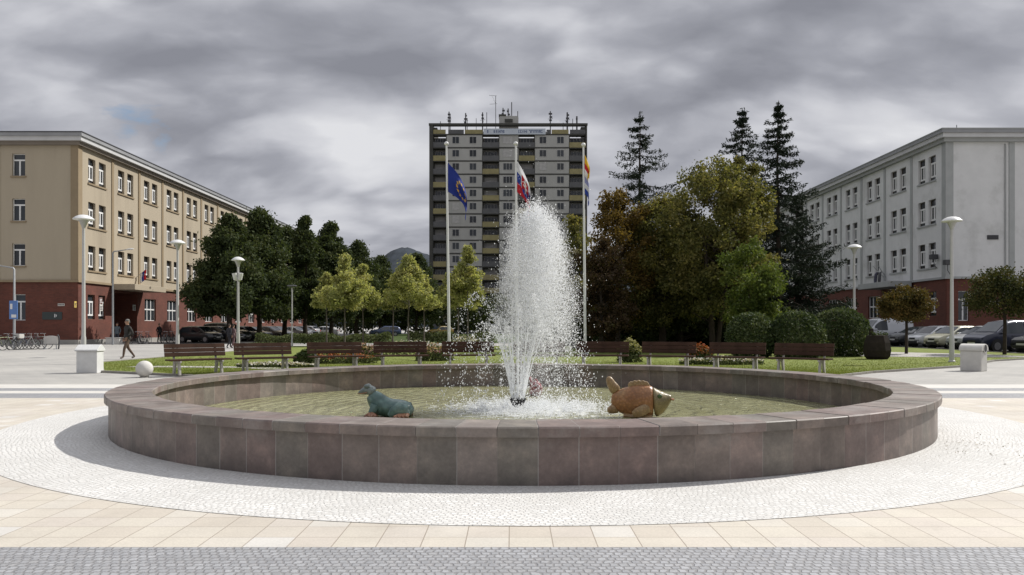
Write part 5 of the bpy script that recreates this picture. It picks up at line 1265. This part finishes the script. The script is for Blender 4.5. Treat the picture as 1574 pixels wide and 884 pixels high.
# ------------------------------------------------------------------ cars
M['rim'] = mat('alloy_rim', (.35, .35, .36), .35, .08, metal=.7); M['light_glass'] = mat('headlight_glass', (.62, .64, .66), .1, .05, coat=.5); M['tail_red'] = mat('tail_light', (.35, .01, .01), .2, .05)
M['numberplate'] = mat('number_plate', (.6, .6, .58), .5, .05)
def lerp_curve(pts, x):
    for (x0, y0), (x1, y1) in zip(pts, pts[1:]):
        if x <= x1: 
            f = (x-x0)/(x1-x0) if x1 > x0 else 0; f = max(0, min(1, f)); return y0+(y1-y0)*f
    return pts[-1][1]
SHAPES = {   # front at +x
 'hatch': dict(L=4.1, W=.87, belt=.92, top=[(-2.05, .70), (-2.02, .95), (-1.85, 1.12), (-1.45, 1.42), (-.9, 1.49), (0, 1.50), (.35, 1.45), (1.15, .97), (1.75, .84), (2.0, .72), (2.05, .55)], win=(-1.45, .85), ws=(.38, 1.12), rw=(-1.82, -1.48), wx=(-1.25, 1.28)),
 'estate': dict(L=4.6, W=.89, belt=.94, top=[(-2.3, .70), (-2.27, 1.0), (-2.1, 1.2), (-1.85, 1.42), (-1.3, 1.48), (0, 1.49), (.3, 1.44), (1.15, .98), (1.95, .84), (2.25, .72), (2.3, .55)], win=(-1.85, .82), ws=(.33, 1.12), rw=(-2.07, -1.86), wx=(-1.35, 1.42)),
 'sedan': dict(L=4.5, W=.88, belt=.93, top=[(-2.25, .70), (-2.22, .98), (-1.6, 1.02), (-1.0, 1.38), (-.4, 1.45), (.1, 1.44), (.35, 1.39), (1.15, .97), (1.9, .84), (2.2, .72), (2.25, .55)], win=(-1.1, .82), ws=(.38, 1.12), rw=(-1.55, -1.05), wx=(-1.35, 1.4)),
 'mpv': dict(L=4.7, W=.93, belt=1.05, top=[(-2.35, .8), (-2.32, 1.2), (-2.2, 1.5), (-2.0, 1.74), (-1.2, 1.82), (0, 1.82), (.5, 1.74), (1.4, 1.12), (2.0, .98), (2.3, .80), (2.35, .58)], win=(-1.95, 1.05), ws=(.55, 1.36), rw=(-2.18, -2.02), wx=(-1.4, 1.45)),
 'van': dict(L=5.0, W=.97, belt=1.15, top=[(-2.5, .8), (-2.48, 1.9), (-2.4, 2.05), (-1.2, 2.1), (.4, 2.08), (.75, 1.98), (1.6, 1.2), (2.2, 1.02), (2.45, .85), (2.5, .6)], win=(.1, 1.2), ws=(.8, 1.56), rw=(-2.49, -2.46), wx=(-1.5, 1.6)),
}
def car(label, kind, loc, rotz, paint, group, name='parked_car'):
    S_ = SHAPES[kind]; L, W, belt, top = S_['L'], S_['W'], S_['belt'], S_['top']; t = thing(name, label, 'van' if kind == 'van' else 'car', loc, rotz, group)
    xs = sorted(set([round(-L/2+L*i/30, 3) for i in range(31)]+[p[0] for p in top]))
    def prof(x):
        zt = lerp_curve(top, x); e = 1-(abs(x)/(L/2))**5*.26; wb = W*e; zb = min(belt, zt-.015); gh = max(0, zt-zb)
        wt = wb*(.95-.30*min(1, gh/.6)*.62); return zt, wb, zb, wt
    def section(x):
        zt, wb, zb, wt = prof(x); z0 = .22+.10*max(0, (abs(x)/(L/2)-.85)/.15)
        half = [(0, z0), (wb*.85, z0), (wb*.97, z0+.10), (wb, .52), (wb*.985, zb-.10 if zb > .66 else zb*.86), (wb*.95, zb), (wt*.5+wb*.475, zb+(zt-zb)*.5), (wt, zt-(zt-zb)*.14), (wt*.86, zt-(zt-zb)*.03), (wt*.45, zt+.012), (0, zt+.015)]
        return half
    b = MB(); vs = []; n = None
    for x in xs:
        h = section(x); ring = [(x, y, z) for y, z in h] + [(x, -y, z) for y, z in h[-2:0:-1]]; n = len(ring); vs += ring
    fs = [(i*n+k, i*n+(k+1) % n, (i+1)*n+(k+1) % n, (i+1)*n+k) for i in range(len(xs)-1) for k in range(n)] + [tuple(range(n)), tuple((len(xs)-1)*n+k for k in range(n))]
    b.add(vs, fs); b.build('body', paint, t, smooth=True, angle=50)
    g = MB()
    # side glass follows the greenhouse, split by a pillar
    a, c = S_['win']
    for sy in (-1, 1):
        for s0, s1 in ((a, (a+c)/2-.05), ((a+c)/2+.03, c)) if kind != 'van' else ((a, c),):
            g = MB()
            st = [s0+(s1-s0)*i/6 for i in range(7)]; lo = []; hi = []
            for x in st:
                zt, wb, zb, wt = prof(x); f1 = .84 if zt-zb > .3 else .7
                lo.append((x, sy*(wb*.95+.012), zb+.015)); q = min(1, f1); hi.append((x, sy*(wb*.95+(wt-wb*.95)*q+.014), zb+(zt-zb)*q*.98))
            for i in range(6): g.quad(lo[i], lo[i+1], hi[i+1], hi[i])
            g.build('side_window', M['car_glass'], t, smooth=True)
    for x0, x1 in (S_['ws'], S_['rw']):
        g = MB(); st = [x0+(x1-x0)*i/5 for i in range(6)]; rows = []
        for x in st:
            zt, wb, zb, wt = prof(x); wv = wt*.86 if zt-zb > .1 else wb*.8; sx = .012 if x0 > 0 else -.012
            rows.append([(x+sx, wv*k, zt+.022-.012*k*k) for k in (-1, -.5, 0, .5, 1)])
        for i in range(5):
            for k in range(4): g.quad(rows[i][k], rows[i][k+1], rows[i+1][k+1], rows[i+1][k])
        g.build('windscreen' if x0 > 0 else 'rear_window', M['car_glass'], t, smooth=True)
    rw = .315 if kind in ('hatch', 'sedan', 'estate') else .34
    for wx in S_['wx']:
        for sy in (-1, 1):
            y1 = sy*(W*.985); y0 = sy*(W-.22)
            w = MB(); w.tube([(wx, y0, rw), (wx, y1-sy*.03, rw), (wx, y1, rw)], [rw, rw, rw*.94], 24); wo = w.build('wheel', M['tyre'], t, True)
            w = MB(); w.tube([(wx, y1-sy*.01, rw), (wx, y1+sy*.012, rw)], rw*.64, 18)
            for k in range(5): q = 2*PI*k/5; w.box(wx-.02, wx+.02, min(y1, y1+sy*.02), max(y1, y1+sy*.02), rw, rw+rw*.6, M=Matrix.Translation((wx, 0, rw)) @ Matrix.Rotation(q, 4, 'Y') @ Matrix.Translation((-wx, 0, -rw)))
            w.build('rim', M['rim'], wo)
            w = MB(); w.tube([(wx, sy*(W-.3), rw+.02), (wx, sy*(W*.988+.004), rw+.02)], rw+.055, 24); w.build('wheel_arch', M['black'], t, True)
    for sy in (-1, 1):
        hz = lerp_curve(top, L/2-.22)-.10; x = L/2-.16
        p = MB(); p.loft([(x-.30, sy*W*.72, hz+.03, .02, .04), (x-.16, sy*W*.66, hz+.02, .15, .075), (x, sy*W*.58, hz-.02, .17, .075), (x+.07, sy*W*.52, hz-.045, .10, .05)], 12); p.build('headlight', M['light_glass'], t, True)
        p = MB(); p.box(-L/2-.012, -L/2+.10, min(sy*W*.55, sy*W*.74), max(sy*W*.55, sy*W*.74), .72, .95); p.build('tail_light', M['tail_red'], t, bevel=.03)
        xm = S_['ws'][1]-.28; zt, wb, zb, wt = prof(xm)
        p = MB(); p.loft([(xm-.10, sy*(W+.07), belt+.08, .09, .06), (xm, sy*(W+.08), belt+.08, .10, .075), (xm+.08, sy*(W+.07), belt+.07, .06, .04)], 10); p.build('mirror', paint, t, True)
    p = MB(); p.box(L/2-.10, L/2+.012, -W*.55, W*.55, .28, .45); p.box(L/2-.18, L/2+.005, -W*.30, W*.30, .55, .68); p.build('grille', M['black'], t, bevel=.02)
    p = MB(); p.box(L/2+.013, L/2+.022, -.26, .26, .45, .555); p.build('number_plate', M['numberplate'], t)
    p = MB()
    for sy in (-1, 1):
        for hx in (-.55, .35): p.box(hx-.1, hx+.1, min(sy*W*.985, sy*(W+.02)), max(sy*W*.985, sy*(W+.02)), belt-.16, belt-.125)
    p.build('door_handle', M['dark_metal'], t)
    return t
GR = 'cars parked before the white building'; pw = car_paint
car('silver grey van parked farthest behind the planter', 'van', (X(1354, 62), 62, 0), R(180+14), pw('silver_van', (.42, .43, .45)), GR, 'parked_van')
car('dark grey car between the silver van and the white hatchback', 'sedan', (30.2, 59.2, 0), R(180+14), pw('dark_grey_car', (.035, .037, .04)), GR)
car('white hatchback beside the thin round headed tree', 'hatch', (29.9, 56.2, 0), R(180+16), pw('white_car', (.62, .63, .64)), GR)
car('cream hatchback with silver windscreen behind the right lamp', 'hatch', (29.4, 52.7, 0), R(180+16), pw('cream_car', (.52, .50, .38)), GR)
car('pale silver estate behind the navy people carrier', 'estate', (29.6, 50.0, 0), R(180+16), pw('silver_car', (.5, .51, .52)), GR)
car('navy people carrier behind the cream litter bin', 'mpv', (28.6, 46.2, 0), R(180+14), pw('navy_car', (.018, .022, .045)), GR)
car('black sedan with bright headlight cut by the right picture edge', 'sedan', (29.3, 43.0, 0), R(180+14), pw('black_car', (.02, .02, .025)), GR)
GLc = 'dark cars parked before the beige building'
for i, (y, kind, col, lab) in enumerate(((72, 'hatch', (.02, .021, .024), 'black hatchback parked first along the brick wall'), (75.2, 'estate', (.03, .034, .05), 'dark blue estate car parked second along the brick wall'), (78.6, 'mpv', (.03, .04, .036), 'dark green people carrier parked third along the brick wall'), (82.2, 'hatch', (.10, .105, .11), 'grey hatchback parked fourth along the brick wall'), (86, 'sedan', (.025, .025, .028), 'black sedan in the shade of the street trees'), (90.5, 'estate', (.14, .14, .145), 'light grey estate car in the shade of the street trees'), (95.5, 'hatch', (.03, .03, .035), 'dark hatchback far along the street'), (101, 'sedan', (.2, .2, .21), 'silver sedan far along the street'), (107, 'hatch', (.04, .04, .05), 'dark blue hatchback farthest along the street'))):
    car(lab, kind, (-28.2+.6*(i % 2), y, 0), R(-12 if i % 3 else -20), pw('street_car', col), GLc)
for i, (px, d, kind, col, lab) in enumerate(((470, 112, 'hatch', (.3, .3, .31), 'silver hatchback behind the left maple cluster'), (497, 116, 'sedan', (.5, .5, .5), 'white sedan behind the left maple cluster'), (592, 118, 'estate', (.04, .06, .13), 'blue estate car behind the middle maple cluster'), (677, 122, 'hatch', (.16, .115, .02), 'mustard yellow hatchback behind the first flagpole'))):
    car(lab, kind, (X(px, d), d, .03), R(160+20*i), pw('far_car', col), 'cars parked beyond the maples', 'parked_van' if kind == 'van' else 'parked_car')

# ------------------------------------------------------------------ people
M['skin'] = mat('skin', (.38, .22, .15), .6, .05); M['hair_brown'] = mat('brown_hair', (.035, .022, .015), .8, .2); M['hair_grey'] = mat('grey_hair', (.16, .15, .14), .8, .2)
def person(label, loc, rotz, h, jacket, trousers, hair, stride=.25, armbend=.5, armside=1, group=None, shoes=(.03, .03, .03)):
    s = h/1.78; t = thing('person', label, 'person', loc, rotz, group)
    V = []; E = []; Rd = []
    def v(p, r, link=None):
        V.append(tuple(q*s for q in p)); Rd.append((r[0]*s, r[1]*s) if isinstance(r, tuple) else (r*s, r*s))
        if link is not None: E.append((link, len(V)-1))
        return len(V)-1
    pel = v((0, 0, .95), (.15, .11)); sp = v((0, 0, 1.12), (.145, .11), pel); ch = v((0, .005, 1.32), (.165, .12), sp); nb = v((0, .01, 1.46), (.085, .08), ch)
    nk = v((0, -.005, 1.53), .055, nb); hd = v((0, -.025, 1.60), (.068, .078), nk); hd2 = v((0, -.025, 1.70), (.07, .085), hd); v((0, -.015, 1.765), (.04, .05), hd2)
    for sx in (-1, 1):
        sh = v((sx*.175, .01, 1.415), (.075, .07), ch); bend = armbend if sx == armside else .12
        el = v((sx*(.235+.09*bend), .05+.05*bend, 1.15), .052, sh)
        wr = v((sx*(.235-.05*bend), -.02-.17*bend, .93+.08*bend), .036, el); v((sx*(.23-.06*bend), -.035-.2*bend, .86+.08*bend), (.022, .042), wr)
        yk = stride*(-.35 if sx > 0 else .2); yf_ = stride*(-.55 if sx > 0 else .75)
        hp = v((sx*.095, 0, .88), (.095, .1), pel); kn = v((sx*.10, yk-.02, .50), .068, hp); an = v((sx*.10, yf_+.02, .095), .043, kn); v((sx*.11, yf_-.13, .045), (.045, .035), an)
    me = bpy.data.meshes.new('body'); me.from_pydata(V, E, []); o = link_mesh('body', me)
    sk = o.modifiers.new('skin', 'SKIN'); o.modifiers.new('sub', 'SUBSURF').levels = 2
    bm = bmesh.new(); bm.from_mesh(me); lay = bm.verts.layers.skin.verify(); bm.verts.ensure_lookup_table()
    for i, q in enumerate(Rd): bm.verts[i][lay].radius = q; bm.verts[i][lay].use_root = (i == 0)
    bm.to_mesh(me); bm.free()
    dg = bpy.context.evaluated_depsgraph_get(); m2 = bpy.data.meshes.new_from_object(o.evaluated_get(dg))
    bpy.data.objects.remove(o); m2.name = 'body'
    # five fingers on each hand, part of the same mesh
    f = MB()
    for sx in (-1, 1):
        bend = armbend if sx == armside else .12; hx, hy, hz = sx*(.23-.06*bend), -.035-.2*bend, .86+.08*bend
        for k, ln in enumerate((.07, .08, .078, .06)): 
            y = hy-.03+.02*k; f.tube([(hx*s, y*s, (hz-.005)*s), ((hx-sx*.004)*s, y*s, (hz-.03-ln*.5)*s), ((hx-sx*.02)*s, (y-.006)*s, (hz-.03-ln)*s)], [.010*s, .009*s, .007*s], 6)
        f.tube([(hx*s, (hy-.035)*s, (hz+.02)*s), ((hx-sx*.012)*s, (hy-.058)*s, (hz-.012)*s), ((hx-sx*.02)*s, (hy-.062)*s, (hz-.045)*s)], [.012*s, .010*s, .008*s], 6)
    m2.materials.clear()
    for q in (M['skin'], mat('jacket', jacket, .85, .2, 8), mat('trousers', trousers, .85, .2, 8), mat('shoes', shoes, .6, .1)): m2.materials.append(q)
    bm = bmesh.new(); bm.from_mesh(m2); n0 = len(bm.faces); fmz = f.mesh('fingers', M['skin'], True); bm.from_mesh(fmz); bm.faces.ensure_lookup_table()
    for i, fc in enumerate(bm.faces):
        c = fc.calc_center_median()/s; fc.smooth = True
        if i >= n0: fc.material_index = 0
        elif c.z > 1.50: fc.material_index = 0
        elif c.z < .11: fc.material_index = 3
        elif c.z < .93 and abs(c.x) < .215: fc.material_index = 2
        elif c.z < .93+.05*armbend and abs(c.x) > .14 and c.z > .7: fc.material_index = 0
        else: fc.material_index = 1
    bm.to_mesh(m2); bm.free(); bpy.data.meshes.remove(fmz)
    link_mesh('body', m2, t)
    hr = MB(); hr.ball((0, .005*s, 1.725*s), .083*s, .098*s, .075*s, 14, 9); hr.ball((0, .045*s, 1.66*s), .074*s, .06*s, .085*s, 12, 8); hr.build('hair', hair, t, True)
    fc = MB(); fc.loft([(0, 0, 0, .012, .012)]*0 or [(-.012*s, -.118*s, 1.655*s, .012*s, .03*s), (.012*s, -.118*s, 1.655*s, .012*s, .03*s)], 8)
    for sx in (-1, 1): fc.ball((sx*.082*s, -.01*s, 1.655*s), .014*s, .025*s, .035*s, 8, 6)
    fc.build('face', M['skin'], t, True)
    ey = MB()
    for sx in (-1, 1): ey.ball((sx*.032*s, -.103*s, 1.685*s), .012*s, .008*s, .008*s, 8, 6)
    ey.build('eye', M['black'], t, True)
    # jacket hem and collar
    jk = MB(); jk.lathe([(.172*s, .84*s), (.178*s, .90*s), (.165*s, 1.02*s), (.158*s, 1.12*s)], 18, sy=.76); jk.f = [q for q in jk.f if len(q) == 4]; jo = jk.build('jacket_hem', m2.materials[1], t, True); jo.modifiers.new('thick', 'SOLIDIFY').thickness = .012
    cl = MB(); cl.lathe([(.072*s, 1.475*s), (.078*s, 1.51*s), (.07*s, 1.535*s)], 14); cl.f = [q for q in cl.f if len(q) == 4]; co_ = cl.build('collar', m2.materials[1], t, True); co_.modifiers.new('thick', 'SOLIDIFY').thickness = .012
    return t
d = 35.6; person('person in dark jacket and brown trousers walking over the paving by the lawn', (X(196, d), d, .0), R(-35), 1.77, (.022, .02, .018), (.10, .065, .045), M['hair_grey'], .5, .7, 1, shoes=(.12, .09, .07))
d = 72; person('person in black standing among the bicycles at the beige facade', (X(245, d), d, 0), R(60), 1.72, (.012, .012, .013), (.014, .014, .016), M['hair_brown'], .15, .3, -1)
d = 53; person('person in dark coat walking beside another past the double headed lamp', (X(352.5, d), d, 0), R(150), 1.62, (.02, .02, .026), (.02, .02, .025), M['hair_brown'], .4, .3, 1, 'two people walking together')
d = 53.2; person('person in pinkish grey top walking beside the one in dark coat', (X(358.5, d), d, 0), R(155), 1.58, (.16, .10, .10), (.14, .08, .08), M['hair_brown'], .35, .3, -1, 'two people walking together')
d = 65.6; person('person in grey blue standing behind the road light at the entrance', (X(180, d), d, 0), R(20), 1.75, (.09, .11, .125), (.04, .045, .06), M['hair_brown'], .2, .2, 1)
# a drift of dead leaves on the setts right of the basin
rng = np.random.default_rng(31); n = 190; P = np.stack([rng.normal(5.35, .55, n), rng.normal(9.6, .5, n), rng.uniform(.012, .02, n)], 1); ok = np.hypot(P[:, 0]-FX, P[:, 1]-FY) > 6.3
V, Fk = leaf_cloud(rng, P[ok], .014, flat=.9); V[:, 2] = np.maximum(V[:, 2], .011); tag(link_mesh('fallen_leaves', np_mesh('fallen_leaves', V, Fk, leaf_mat('dead_leaves', [(.24, .19, .13), (.32, .27, .2), (.4, .35, .27)], .1, 2))), 'scatter of small dead leaves on the white setts', 'leaves', kind='stuff')
